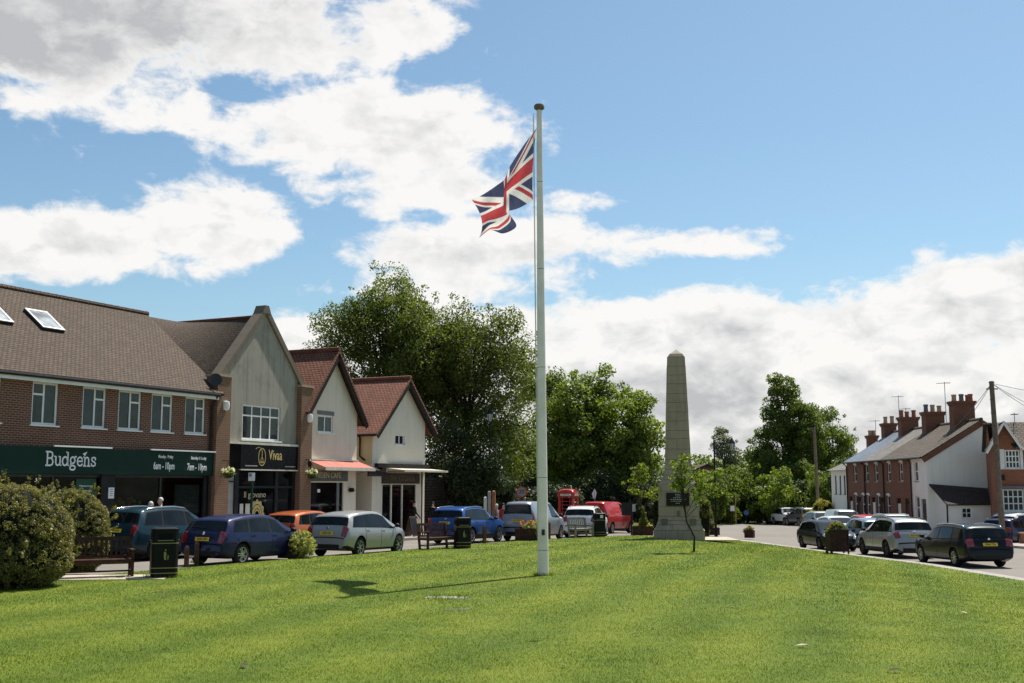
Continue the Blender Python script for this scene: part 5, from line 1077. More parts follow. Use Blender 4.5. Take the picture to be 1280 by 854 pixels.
paint('paint_teal', (.004, .030, .046), .3); paint('paint_navy', (.004, .008, .052), .15); paint('paint_orange', (.42, .095, .018), .3); paint('paint_silver', (.31, .31, .30), .45)
paint('paint_blue', (.008, .06, .24), .35); paint('paint_van_grey', (.28, .29, .31), .5); paint('paint_car_white', (.72, .72, .72)); paint('paint_van_red', (.38, .014, .012))
paint('paint_car_black', (.003, .0035, .006)); paint('paint_slate_blue', (.11, .17, .23), .4); paint('paint_car_red', (.5, .02, .016)); paint('paint_grey', (.11, .11, .12), .4); paint('paint_pale_teal', (.25, .33, .34), .4)
car('parked_car', 'dark teal SUV with roof rails parked behind the black litter bin', 'suv', 207, 37.6, HD, 'paint_teal', 'BL70 AXV', sc=(1.02, 1, 1.03))
car('parked_car', 'navy blue hatchback parked beside the lawn right of the litter bin', 'hatch', 310, 35.2, HD, 'paint_navy', 'FX06 LKN')
car('parked_car', 'orange hatchback mostly hidden behind the silver hatchback', 'hatch', 384, 45.3, HD, 'paint_orange', 'EN12 KTU', sc=(.95, .98, 1))
car('parked_car', 'silver hatchback parked by the lawn right of the variegated planter', 'hatch', 449, 39.6, HD, 'paint_silver', 'LK58 NZE', sc=(.94, 1, 1.03), spokes=7)
car('parked_car', 'bright blue crossover car parked behind bench and bin', 'suv', 585, 51.0, HD, 'paint_blue', 'LD18 OXK', sc=(.99, 1, .98))
car('parked_van', 'silver grey van with rear doors showing just left of the flagpole', 'van', 668, 54.6, HD + 3, 'paint_van_grey', 'KX19 FHT', group='vans by the green')
car('parked_car', 'white crossover car parked in front of the phone box and red van', 'suv', 733, 59.5, HD + 12, 'paint_car_white', sc=(.98, .98, .97))
rv = car('parked_van', 'red van with striped rear chevrons beside the phone box', 'van', 760, 66.8, HD - 2, 'paint_van_red', group='vans by the green', rear_glass=False)
mb = MB()
for sg_ in (-1, 1):
    for k in range(3):
        z0 = .62 + k * .24; y0, y1 = sg_ * .12, sg_ * .78
        mb.prism([(-2.2, y0, z0 + .14), (-2.2, y0, z0 + .26), (-2.2, y1, z0 + .06), (-2.2, y1, z0 - .06)] if sg_ < 0 else [(-2.2, y1, z0 - .06), (-2.2, y1, z0 + .06), (-2.2, y0, z0 + .26), (-2.2, y0, z0 + .14)], (.012, 0, 0))
mb.build('chevron_stripes', 'chevron_yellow', rv); MB().box(-2.19, -2.165, -.012, .012, .5, 1.6).build('door_seam', 'arch_black', rv)
# right-hand side of the green
car('parked_car', 'black estate car parked nearest on the right, yellow rear plate', 'estate', 1205, 41.2, 94, 'paint_car_black', 'SX66 YTA', X=Xat(1208, 40.6, .2), spokes=9)
car('parked_car', 'silver crossover car with black bumper corners parked behind the tall planter', 'suv', 1117, 47.4, 93, 'paint_silver', 'EK19 HZM', dark_rim=True, sc=(1, .98, .97), roofrail='trim_black', trim='trim_black')
car('parked_car', 'small black car facing the camera left of the tall planter', 'hatch', 1033, 53.5, 274, 'paint_car_black', fplate='LB13 EYC', sc=(.95, .98, .93), dark_rim=True)
car('moving_car', 'slate blue car seen from behind between the planter and silver crossover', 'hatch', 1082, 57.0, 92, 'paint_slate_blue', 'RJ15 WVU', sc=(1, 1, .97))
car('parked_car', 'silver grey car facing the camera beyond the silver crossover', 'suv', 1120, 61.5, 272, 'paint_silver', fplate='GF64 ULV', group='cars parked along the terrace', sc=(1, 1, .96))
car('parked_car', 'red car parked in front of the brick terrace', 'hatch', 1080, 69.5, 91, 'paint_car_red', 'WN09 TBE', group='cars parked along the terrace')
car('parked_car', 'pale teal people carrier facing the camera left of the red car', 'van', 1055, 76.0, 271, 'paint_pale_teal', group='cars parked along the terrace', sc=(1, 1, .95))
car('parked_car', 'white car facing the camera in front of the pale teal one', 'hatch', 1047, 68.0, 271, 'paint_car_white', group='cars parked along the terrace', sc=(1, 1, .95))
car('parked_car', 'light grey car by the golden shrub', 'hatch', 1027, 84.0, 271, 'paint_silver', group='cars parked along the terrace')
car('parked_car', 'dark grey SUV seen from behind, rightmost of the far row', 'suv', 1003, 101.0, 98, 'paint_grey', group='cars parked at the bend')
car('parked_car', 'white SUV facing the camera in the far row', 'suv', 985, 106.0, 278, 'paint_car_white', group='cars parked at the bend')
car('parked_car', 'silver car second from the left in the far row', 'hatch', 974, 111.0, 278, 'paint_silver', group='cars parked at the bend')
car('parked_car', 'dark blue car at the left end of the far row', 'hatch', 966, 115.0, 278, 'paint_navy', group='cars parked at the bend')
car('parked_car', 'navy car on the driveway left of the telegraph pole', 'estate', 1234, 64.0, 40, 'paint_navy', group='cars on the driveway', X=27.2 - .3, sc=(1, 1, .98)).location.y = 60.6
car('parked_car', 'white SUV on the driveway at the right edge', 'suv', 1284, 61.0, 28, 'paint_car_white', group='cars on the driveway')
# ================================================================ flagpole and flag
pb = G(679, 719.5); PY = pb.y
fp = thing('flagpole', 'tall white flagpole standing in the middle of the lawn', 'flagpole', pb)
top = at(674, 132, PY); H_ = top.z - pb.z; tx = top.x - pb.x
secs = [0, .62, H_ * .20, H_ * .43, H_ * .64, H_ * .83, H_ - .12]
def prad(z): return .138 - .068 * (z / H_)
for a, b in zip(secs, secs[1:]): MB().tube((tx * a / H_, 0, a - (.2 if a == 0 else 0)), (tx * b / H_, 0, b - .012), prad(a), prad(b), 20).build('pole_section', 'pole_white', fp, smooth=40)
mb = MB(); [mb.tube((tx * a / H_, 0, a - .014), (tx * a / H_, 0, a + .002), prad(a) - .006, n=20) for a in secs[1:]]; mb.build('joint', 'metal_dark', fp)
MB().lathe([(.07, -.13), (.11, -.10), (.135, -.08), (.135, -.01), (.11, .02), (.0, .03)], 20, (tx, 0, H_)).build('truck', 'stone_dark', fp, smooth=40)
mb = MB(); mb.tube((-.135, -.06, 1.1), (tx - .16, -.02, H_ - .3), .008, n=5); mb.tube((-.12, .05, 1.1), (tx - .14, .03, H_ - .2), .007, n=5); mb.build('halyard', 'paint_cream', fp)
mb = MB(); mb.box(-.04, .04, -.18, -.12, .98, 1.12); mb.build('cleat', 'metal_dark', fp)
def union(u, v):
    "colour of the flag at u (0 hoist - 1 fly), v (0 bottom - 1 top), a 2:1 flag"
    W_, R_, B_ = (.74, .72, .68), (.42, .02, .032), (.018, .03, .10)
    x, y = (u - .5) * 60, (v - .5) * 30
    if abs(x) < 3 or abs(y) < 3: return R_
    if abs(x) < 5 or abs(y) < 5: return W_
    for sg_ in (1, -1):
        dd = (y - sg_ * x * .5) * .894
        if abs(dd) < 3:
            q = dd * (1 if (x < 0) else -1) * 1
            hoist = x < 0
            if sg_ > 0: red = (-2 < dd < 0) if x > 0 else (0 < dd < 2)
            else: red = (-2 < dd < 0) if x > 0 else (0 < dd < 2)
            red = (0 < -dd < 2) if (sg_ > 0) == (x > 0) and False else red
            return R_ if red else W_
    return B_
cg = [  # flag control points in zoomed-photo units (x, y, depth) along the fly for top, middle and bottom edge
 (0.00, (430, 195, 0), (412, 372, 0), (412, 545, 0)), (.14, (395, 240, .10), (378, 398, .16), (376, 566, .12)), (.28, (352, 300, -.05), (338, 432, .02), (338, 585, .05)),
 (.42, (298, 385, -.22), (296, 470, -.20), (296, 596, -.12)), (.50, (281, 430, -.10), (272, 505, -.24), (268, 598, -.26)), (.58, (270, 448, .16), (284, 560, .02), (300, 618, -.2)),
 (.66, (240, 470, .26), (276, 592, .22), (331, 672, .06)), (.76, (200, 498, .18), (232, 612, .22), (268, 706, .20)), (.88, (155, 525, .02), (190, 628, .05), (205, 690, .12)), (1.0, (114, 541, .10), (163, 640, -.02), (150, 728, .02))]
def flag_pt(u, v):
    U = [c[0] for c in cg]; i = max(0, min(len(U) - 2, next((k for k in range(len(U) - 1) if u <= U[k + 1]), len(U) - 2))); t = (u - U[i]) / (U[i + 1] - U[i])
    def row(k, j): return Vector(cg[max(0, min(len(cg) - 1, k))][1 + j])
    P = []
    for j in range(3):
        a, b, c, d = row(i - 1, j), row(i, j), row(i + 1, j), row(i + 2, j)
        P.append(.5 * ((2 * b) + (c - a) * t + (2 * a - 5 * b + 4 * c - d) * t * t + (3 * b - a - 3 * c + d) * t ** 3))
    w_ = 1 - v; q = P[0] * (2 * (w_ - .5) * (w_ - 1)) + P[1] * (4 * w_ * (1 - w_)) + P[2] * (2 * w_ * (w_ - .5))
    q.z += .05 * math.sin(u * 26 + v * 5) * u + .03 * math.sin(v * 14 + u * 9) * min(1, u * 3)
    return at(560 + q.x / 3.88, 110 + q.y / 3.88, PY + q.z * 1.1 + 3.0 * u ** 1.15) - Vector((0, 0, 0))
NU, NV = 200, 100; fv = [flag_pt(i / NU, j / NV) - pb for i in range(NU + 1) for j in range(NV + 1)]
fm = bpy.data.meshes.new('flag'); fm.from_pydata(fv, [], [(i * (NV + 1) + j, (i + 1) * (NV + 1) + j, (i + 1) * (NV + 1) + j + 1, i * (NV + 1) + j + 1) for i in range(NU) for j in range(NV)])
ca = fm.color_attributes.new('dye', 'FLOAT_COLOR', 'POINT'); cols = []
for i in range(NU + 1):
    for j in range(NV + 1): cols += [*union(i / NU, j / NV), 1]
ca.data.foreach_set('color', cols); fm.shade_smooth()
m = bpy.data.materials.new('flag_cloth'); m.use_nodes = True; t = NT(m.node_tree); m.node_tree.nodes.clear()
at_ = t.n('ShaderNodeAttribute', attribute_name='dye'); nz = t.noise(t.n('ShaderNodeTexCoord').outputs['Object'], 6, 4)
cc = t.mix(t.m('MULTIPLY', nz, .25), at_.outputs['Color'], (.3, .28, .26)); pr = t.n('ShaderNodeBsdfPrincipled', i_Base_Color=cc, i_Roughness=.8); tr = t.n('ShaderNodeBsdfTranslucent', i_Color=cc)
t.n('ShaderNodeOutputMaterial', i_Surface=t.n('ShaderNodeMixShader', i_0=.45, i_1=pr.outputs[0], i_2=tr.outputs[0]).outputs[0]); fm.materials.append(m)
fl = link('flag', fm, None, pb); tag(fl, 'wind-folded red white and blue union flag flying from the pole', 'flag')
# ================================================================ obelisk
OY = 55.0; ox = Xat(849, OY, 0); oz = gz(ox, OY)
ob = thing('obelisk', 'tall weathered stone obelisk war memorial on a stepped pedestal', 'monument', (ox, OY, oz), R(-8.5))
rnd = random.Random(4)
def frustum(mb, w0, w1, z0, z1, x0=-1, x1=1, cx=0, cx1=None):
    cx1 = cx if cx1 is None else cx1
    vs = [(cx + (x0 if q in (0, 3) else x1) * w0 / 2, (-1 if q < 2 else 1) * w0 / 2, z0) for q in range(4)] + [(cx1 + (x0 if q in (0, 3) else x1) * w1 / 2, (-1 if q < 2 else 1) * w1 / 2, z1) for q in range(4)]
    mb.add(vs, [(3, 2, 1, 0), (4, 5, 6, 7), (0, 1, 5, 4), (1, 2, 6, 5), (2, 3, 7, 6), (3, 0, 4, 7)])
def course(w0, w1, z0, z1, n, mat='stone_grey'):
    edges = [-1] + sorted(-1 + 2 * (k + rnd.uniform(-.12, .12)) / n for k in range(1, n)) + [1]
    for a, b in zip(edges, edges[1:]):
        j = rnd.uniform(-.006, .006); mb = MB(); frustum(mb, w0 + j, w1 + j, z0 + .007, z1 - .007, a + (.007 if a > -1 else 0), b - (.007 if b < 1 else 0)); o = mb.build('stone', mat, ob)
pz = lambda py: at(849, py, OY).z - oz
pw = lambda a, b: (b - a) / F * OY
course(2.42, 2.40, -.2, pz(662), 4, 'stone_grey')                                      # plinth
ys_ = [662, 655, 650, 645]; ws_ = [2.34, 2.12, 1.98, 1.92]
for k in range(3): course(ws_[k], ws_[k + 1], pz(ys_[k]), pz(ys_[k + 1]), 3, 'stone_grey')
course(1.92, 1.92, pz(645), pz(633), 2); course(1.92, 1.90, pz(633), pz(614), 3); course(1.90, 1.90, pz(614), pz(605), 2); course(1.88, 1.62, pz(605), pz(600), 2); course(1.60, 1.42, pz(600), pz(594), 2); course(1.40, 1.27, pz(594), pz(587), 1)
cs = [587, 575, 562, 549, 539, 527, 516, 504, 493, 481, 470, 459]; wv = lambda py: .92 + (py - 459) * (1.28 - .92) / (587 - 459)
for k in range(len(cs) - 1): course(wv(cs[k]), wv(cs[k + 1]), pz(cs[k]), pz(cs[k + 1]), 1 if k % 2 else 2)
course(.90, .86, pz(459), pz(447), 1, 'stone_grey'); course(.80, .62, pz(447), pz(443), 1)
mb = MB(); frustum(mb, .58, .02, pz(443), pz(437)); mb.build('pyramidion', 'slab_stone', ob)
mb = MB(); frustum(mb, 2.2, 1.84, .0, pz(645) - .01); frustum(mb, 1.84, 1.84, pz(645), pz(606)); frustum(mb, 1.22, .82, pz(598), pz(448)); mb.build('core', 'stone_dark', ob)
dpl = MB().box(-.58, .50, -1.02, -.95, pz(632), pz(616)).build('plaque', 'plaque_black', ob)
for k, (t_, h_) in enumerate((('1914 - 1918', .09), ('TO THE GLORY OF GOD', .06), ('AND IN MEMORY OF', .06), ('THE MEN OF THIS VILLAGE', .06), ('1939 - 1945', .07))) if 0 else (): pass
mb = MB(); rnd2 = random.Random(2)
for k, (wd_, zz) in enumerate(((.24, .88), (.2, .76), (.42, .62), (.76, .49), (.6, .36), (.2, .2))):
    x = -.04 - wd_ / 2
    while x < -.04 + wd_ / 2: L_ = rnd2.uniform(.03, .09); mb.box(x, x + L_, -1.024, -1.021, pz(632) + (pz(616) - pz(632)) * zz - .014, pz(632) + (pz(616) - pz(632)) * zz + .014); x += L_ + .03
mb.build('inscription', 'plaque_letter', dpl)
for x in (-.68, .66): MB().box(x - .14, x + .14, -1.075, -.98, pz(661), pz(648)).build('side_tablet', 'stone_dark', ob)
MB().box(-.07, .03, -1.02, -.94, pz(645), pz(638)).build('carved_panel', 'stone_dark', ob)
mb = MB(); mb.add([(-1.7, -1.0, .0), (2.6, -1.7, .0), (2.6, 1.6, .0), (-1.7, 1.6, .0), (-1.7, -1.0, .03), (2.6, -1.7, .03), (2.6, 1.6, .03), (-1.7, 1.6, .03)], [(4, 5, 6, 7), (0, 1, 5, 4), (1, 2, 6, 5), (2, 3, 7, 6), (3, 0, 4, 7)])
pd = mb.build('paved_base', 'slab_stone'); pd.location = (ox, OY, oz - .005); pd['kind'] = 'structure'
# ================================================================ street furniture
def bench(label, loc, rz, mat, L=1.5, name='park_bench'):
    r = thing(name, label, 'bench', loc, rz, 'benches round the green')
    for x in (-L / 2, L / 2):
        MB().box(x - .035, x + .035, -.50, -.43, 0, .62).build('leg', mat, r); MB().obox((x, .02, .46), (.07, .07, .94), Matrix.Rotation(R(-8), 3, 'X')).build('leg', mat, r)
        MB().box(x - .045, x + .045, -.54, .02, .62, .66).build('armrest', mat, r); MB().box(x - .03, x + .03, -.43, -.04, .12, .17).build('rail', mat, r); MB().box(x - .03, x + .03, -.43, -.02, .34, .40).build('rail', mat, r)
    MB().box(-L / 2 + .035, L / 2 - .035, -.47, -.44, .32, .40).build('front_rail', mat, r); MB().box(-L / 2 + .03, L / 2 - .03, -.25, -.21, .12, .16).build('stretcher', mat, r)
    for k in range(5): MB().box(-L / 2 - .02, L / 2 + .02, -.50 + k * .095, -.42 + k * .095, .405, .43).build('seat_slat', mat, r)
    MB().obox((0, .09, .90), (L - .07, .045, .09), Matrix.Rotation(R(-8), 3, 'X')).build('back_rail', mat, r); MB().obox((0, .015, .48), (L - .07, .04, .06), Matrix.Rotation(R(-8), 3, 'X')).build('back_rail', mat, r)
    n = int(L / .115)
    for k in range(n):
        x = -L / 2 + .09 + k * (L - .18) / (n - 1); MB().obox((x, .05, .69), (.055, .018, .38), Matrix.Rotation(R(-8), 3, 'X')).build('back_slat', mat, r)
    return r
bx = G(128, 722); bench('dark wooden bench between the rounded shrubs and litter bin', (bx.x - .35, bx.y + .15, bx.z), R(26), 'bench_timber', 1.8)
bp = MB(); c_ = Vector((bx.x, bx.y)); bp.box(-1.9, 1.35, -.85, .55, 0, .012); bp = bp.build('bench_paving', 'slab_stone', None, loc=(bx.x + .2, bx.y + .1, bx.z + .004), rot=(0, 0, R(6))); bp['kind'] = 'structure'
bx = G(541, 686); bench('dark wooden bench with high back in front of the bright blue car', bx, R(48), 'bench_timber', 1.4)
bx = G(722, 671.5); bench('pale weathered bench near the phone box', bx, R(40), 'bench_bleached', 1.15)
def litter_bin(label, loc, rz, sc=1.0, label_mark=True, sq=.56):
    r = thing('litter_bin', label, 'bin', loc, rz, 'black litter bins'); r.scale = (sc,) * 3; s = sq / 2; c = .06
    def oct_(k=1.0, z=0): return [(x * k, y * k, z) for x, y in ((-s, -s + c), (-s + c, -s), (s - c, -s), (s, -s + c), (s, s - c), (s - c, s), (-s + c, s), (-s, s - c))]
    def shell(z0, z1, k0=1.0, k1=None):
        k1 = k1 or k0; mb = MB(); mb.add(oct_(k0, z0) + oct_(k1, z1), [tuple(range(7, -1, -1)), tuple(range(8, 16))] + [(i, (i + 1) % 8, (i + 1) % 8 + 8, i + 8) for i in range(8)]); return mb
    shell(0, .06, .94).build('base', 'bin_black', r); shell(.06, .80).build('body', 'bin_black', r); shell(.803, 1.09, .985).build('hood', 'bin_black', r); shell(1.092, 1.13, 1.03, 1.03).build('lid', 'bin_black', r); shell(1.132, 1.155, .96, .8).build('lid_top', 'bin_black', r)
    for z_ in (.10, .22, .79): shell(z_, z_ + .02, 1.006).build('band', 'bin_gold', r)
    for a in range(4):
        M = Matrix.Rotation(a * math.pi / 2, 3, 'Z'); MB().obox(M @ Vector((0, -s * .985 - .003, .95)), (.34, .012, .15), M).build('aperture', 'arch_black', r); MB().obox(M @ Vector((0, -s * .985 - .012, .865)), (.36, .03, .02), M).build('aperture_lip', 'metal_grey', r)
        if label_mark and a in (0, 1):
            f = MB(); q = lambda x, z_: M @ Vector((x, -s - .006, z_))
            f.add([q(-.03, .60), q(.01, .60), q(.03, .56), q(.015, .50), q(.03, .42), q(-.02, .42), q(-.03, .5)], [tuple(range(7))]); f.add([q(-.01, .66), q(.02, .66), q(.02, .62), q(-.01, .62)], [(0, 1, 2, 3)]); f.add([q(.05, .52), q(.08, .52), q(.07, .42), q(.055, .42)], [(0, 1, 2, 3)]); f.build('litter_symbol', 'bin_gold', r)
    return r
litter_bin('black litter bin with gold bands beside the nearest dark bench', G(204, 721.5), R(22), 1.02, sq=.60)
litter_bin('dark litter bin in front of the bright blue car', G(578, 685.5), R(15), 1.0, sq=.56)
litter_bin('dark litter bin with small white notice near the red van', G(749, 671), R(8), 1.0, False)
bb = G(749, 671); nt = MB().box(-.06, .06, -.005, .005, -.07, .07).build('notice', 'sign_white', None, loc=(bb.x + .02, bb.y - .31, bb.z + .98), rot=(0, 0, R(8))); nt.parent = [o for o in bpy.data.objects if o.name.startswith('litter_bin')][-1]; nt.matrix_parent_inverse = Matrix.Translation(-bb) @ Matrix.Identity(4); nt.parent = None
bpy.data.objects.remove(nt, do_unlink=True); MB().box(-.0, .14, -.295, -.285, .92, 1.06).build('notice', 'sign_white', [o for o in bpy.data.objects if o.name.startswith('litter_bin')][-1])
def bollard(label, loc, h=.62, w=.13, cat='bollard'):
    r = thing('timber_bollard', label, cat, loc, R(20), 'timber bollards along the left kerb'); mb = MB(); frustum(mb, w, w, -.2, h - .06); mb.build('post', 'post_timber', r); mb = MB(); frustum(mb, w, w * .6, h - .06, h); mb.build('post_top', 'post_timber', r); return r
bollard('short wooden bollard between the litter bin and navy hatchback', G(245.5, 703.5)); bollard('short wooden bollard in front of the bright blue car', G(605.5, 676.5), .68)
bollard('short wooden bollard beside the flagpole base, by the grey van', G(686, 673), .75)
bollard('short wooden bollard between the teal SUV and the lawn', G(233, 704.5), .5)
def planter(label, loc, rz, w, d, h, feet=False, name='timber_planter'):
    r = thing(name, label, 'planter', loc, rz, 'timber planters round the green')
    z0 = .06 if feet else .0; nb_ = max(2, round((h - z0) / .14))
    if feet:
        for sx in (-1, 1):
            for sy in (-1, 1): MB().box(sx * w / 2 - .05 * (sx > 0) - .0 if sx > 0 else -w / 2, sx * w / 2 if sx > 0 else -w / 2 + .09, sy * d / 2 - (.09 if sy > 0 else 0), sy * d / 2 + (0 if sy > 0 else .09), 0, h).build('corner_post', 'planter_timber', r)
        nbd = max(4, round(w / .1))
        for sy in (-1, 1):
            for k in range(nbd): MB().box(-w / 2 + .09 + k * (w - .16) / nbd, -w / 2 + .085 + (k + 1) * (w - .16) / nbd, sy * (d / 2 - .02) - .015, sy * (d / 2 - .02) + .015, z0 + .03, h - .06).build('board', 'planter_timber', r); MB().box(sy * (w / 2 - .02) - .015, sy * (w / 2 - .02) + .015, -d / 2 + .09 + k * (d - .16) / nbd, -d / 2 + .085 + (k + 1) * (d - .16) / nbd, z0 + .03, h - .06).build('board', 'planter_timber', r)
            MB().box(-w / 2 - .02, w / 2 + .02, sy * d / 2 - .03, sy * d / 2 + .03, h - .06, h).build('rim_board', 'planter_timber', r)
    else:
        for k in range(nb_):
            a, b_ = z0 + k * (h - z0) / nb_, z0 + (k + 1) * (h - z0) / nb_ - .006
            for sg_ in (-1, 1): MB().box(-w / 2, w / 2, sg_ * d / 2 - .02, sg_ * d / 2 + .02, a, b_).build('board', 'planter_timber', r); MB().box(sg_ * w / 2 - .02, sg_ * w / 2 + .02, -d / 2 + .021, d / 2 - .021, a, b_).build('board', 'planter_timber', r)
    MB().box(-w / 2 + .03, w / 2 - .03, -d / 2 + .03, d / 2 - .03, h - .2, h - .07).build('soil', 'soil', r); return r
def plant_in(label, loc, env, n, size, mat, seed, cat='plant', name='bedding_plant', group='plants in the planters', rc=.09, nc=40):
    rng = np.random.default_rng(seed); r = thing(name, label, cat, loc, 0, group); C, Rr = clumps(env, nc, rc, rng, .55, .8); V = leaf_cloud(C, Rr, n, size, rng, shell=.2, asp=.6); link('foliage', raw_mesh('foliage', V, 4, n, mat), r); return r
def flowers_on(r, env, n, size, mat, seed):
    rng = np.random.default_rng(seed); C, Rr = clumps(env, 30, .05, rng, .95, 1); link('flowers', raw_mesh('flowers', leaf_cloud(C, Rr, n, size, rng, asp=.9), 4, n, mat), r)
p = G(363, 698); planter('small timber planter between navy and silver hatchbacks', (p.x - .02, p.y + .3, p.z), R(-20), .62, .62, .56); e = [(.34, -.25, .47, .48, .42, .46), (.48, -.15, .34, .38, .32, .34), (-.12, 0, .62, .34, .32, .2)]; plant_in('variegated green and cream bush spilling out of the small planter', (p.x - .02, p.y + .3, p.z), e, 12000, .042, 'leaf_variegated', 1, nc=420, rc=.055)
p = G(656, 676); planter('timber planter left of the flagpole', (p.x + .1, p.y + .25, p.z), R(-20), .9, .6, .55); e = [(.25, -.1, .55, .5, .35, .38), (.5, -.15, .3, .3, .3, .3)]; q = plant_in('yellow-green bedding plants with red flowers left of the flagpole', (p.x + .1, p.y + .25, p.z), e, 7000, .05, 'leaf_variegated', 2, nc=200, rc=.06); flowers_on(q, [(.1, -.1, .75, .45, .35, .15)], 70, .09, 'petal_red', 3)
for px_, py_, w_, lb, sd_ in ((804, 669.5, 1.0, 'left of the obelisk', 4), (890, 669, 1.0, 'right of the obelisk', 5)):
    p = G(px_, py_); planter('long low timber planter ' + lb, (p.x, p.y + .3, p.z), 0, w_, .6, .48)
    env = [(.05, 0, .48 + k * .17, .30 - k * .05, .30 - k * .05, .16) for k in range(6)]; plant_in('small golden cone-shaped conifer in the planter ' + lb, (p.x, p.y + .3, p.z), env, 3200, .06, 'leaf_conifer', sd_, 'conifer', 'dwarf_conifer', nc=110, rc=.08)
    plant_in('low grey-green bedding around the dwarf conifer ' + lb, (p.x, p.y + .3, p.z), [(-.3, 0, .5, .2, .25, .12), (.35, 0, .5, .18, .25, .1)], 500, .07, 'leaf_variegated', sd_ + 20)
p = G(938, 672.5); planter('small square timber planter near the right end of the lawn', (p.x, p.y + .2, p.z), R(-25), .5, .5, .46); q = plant_in('low yellow plants in the small square planter', (p.x, p.y + .2, p.z), [(-.02, 0, .52, .28, .26, .2), (-.25, -.1, .42, .16, .16, .18)], 1600, .06, 'leaf_conifer', 6); flowers_on(q, [(.05, 0, .62, .2, .2, .12)], 50, .07, 'leaf_yellow', 7)
p = G(1049.5, 692.5); planter('tall square timber planter on feet beside the street', (p.x, p.y + .3, p.z), R(2), .78, .7, 1.0, True); q = plant_in('green and rusty plants growing in the tall square planter', (p.x, p.y + .3, p.z), [(0, 0, 1.1, .32, .3, .2), (.12, 0, 1.14, .2, .25, .22), (-.36, -.15, .92, .12, .2, .2)], 2600, .07, 'leaf_lime', 8); flowers_on(q, [(-.05, -.1, 1.14, .28, .25, .15)], 60, .06, 'petal_red', 9)
# phone box
p = Vector((Xat(710.5, 63.5, 0), 63.5, 0)); p.z = gz(p.x, p.y) - .08
pbx = thing('telephone_box', 'red domed telephone box under the dark trees', 'phone box', p, R(-20)); s = .45
MB().box(-s, s, -s, s, 0, .14).build('plinth', 'phone_red', pbx)
for sx in (-1, 1):
    for sy in (-1, 1): MB().box(min(sx * s, sx * (s - .1)), max(sx * s, sx * (s - .1)), min(sy * s, sy * (s - .1)), max(sy * s, sy * (s - .1)), .14, 2.1).build('corner_post', 'phone_red', pbx)
for a in range(4):
    M = Matrix.Rotation(a * math.pi / 2, 3, 'Z'); MB().obox(M @ Vector((0, -s + .05, .27)), (.7, .05, .26), M).build('kick_panel', 'phone_red', pbx)
    MB().obox(M @ Vector((0, -s + .06, 1.22)), (.68, .012, 1.62), M).build('pane', 'shop_glass_dark', pbx)
    mb = MB()
    for k in range(9): mb.obox(M @ Vector((0, -s + .045, .42 + k * .2)), (.70, .035, .03), M)
    for x in (-.33, -.22, .22, .33): mb.obox(M @ Vector((x, -s + .045, 1.22)), (.03, .03, 1.64), M)
    mb.build('glazing_bars', 'phone_red', pbx)
    MB().obox(M @ Vector((0, -s + .0, 2.17)), (.88, .06, .18), M).build('cornice', 'phone_red', pbx); sgn = MB().obox(M @ Vector((0, -s - .035, 2.18)), (.62, .012, .11), M).build('name_panel', 'paint_cream', pbx); lt = lettering('TELEPHONE', .085, 'plate_ink', sgn, M @ Vector((0, -s - .044, 2.18)), (R(90), 0, a * math.pi / 2), .003)
    mb = MB(); mb.prism([M @ Vector(((s - .02) * math.cos(R(t_)), -s + .01, 2.26 + .2 * math.sin(R(t_)))) for t_ in range(0, 181, 15)], M @ Vector((0, .06, 0))); mb.build('pediment', 'phone_red', pbx)
def dome(u, v): x, y = (u * 2 - 1) * s, (v * 2 - 1) * s; return (x, y, 2.27 + .24 * math.sqrt(max(0, 1 - max(abs(x), abs(y)) ** 2.4 / s ** 2.4 * .98)) )
MB().grid(dome, 14, 14).build('roof', 'phone_red', pbx, smooth=True)
# signs, posts, lamps
def signpost(name, label, loc, h, head, postmat='iron_black', r=.035, cat='sign', rz=0.0):
    q = thing(name, label, cat, loc, rz, 'signs and posts'); MB().tube((0, 0, -.2), (0, 0, h), r, n=8).build('post', postmat, q); head(q); return q
p = gb(314.5, 42.0, .0); p = Vector((Xat(314.5, 41.5, 1.5), 41.5, gz(-9, 41.5) - .08)); zt = at(314.5, 591, 41.5).z - p.z
signpost('parking_sign', 'green post with small parking notice before the black shopfront', p, zt, lambda q: (MB().box(-.14, .14, -.05, -.035, zt - .3, zt).build('sign_plate', 'sign_white', q), MB().box(-.11, .0, -.056, -.051, zt - .14, zt - .03).build('symbol_panel', 'sign_blue', q), lettering('P', .1, 'sign_white', q, (-.055, -.06, zt - .085), depth=.003)), 'post_green', .04, rz=R(-25))
Y = 63.0; p = gb(652, Y, -.08); zc = at(652, 615, Y).z - p.z
def disc(q): mb = MB(); mb.lathe([(.0, 0), (.30, 0), (.30, .015), (.0, .016)], 24); o = mb.build('sign_disc', 'metal_grey', q); o.rotation_euler = (R(90), 0, 0); o.location = (0, -.04, zc); mb = MB(); mb.lathe([(.24, .017), (.24, .02), (.30, .02), (.30, .017)], 24, cap=False); o2 = mb.build('red_ring', 'phone_red', q, loc=(0, -.04, zc), rot=(R(90), 0, 0)); lettering('20', .3, 'plate_ink', q, (0, -.065, zc), depth=.004)
signpost('speed_sign', 'round red-rimmed speed sign above the grey van', p, zc + .1, disc, 'metal_dark')
Y = 58.5; p = gb(617, Y, -.08); zt = at(617, 613, Y).z - p.z; q = thing('orange_post', 'thick orange-brown post behind the bright blue car', 'post', p, 0, 'signs and posts'); MB().lathe([(.10, -.2), (.10, zt - .12), (.08, zt - .05), (.0, zt)], 14).build('post', 'orange_brown', q, smooth=40)
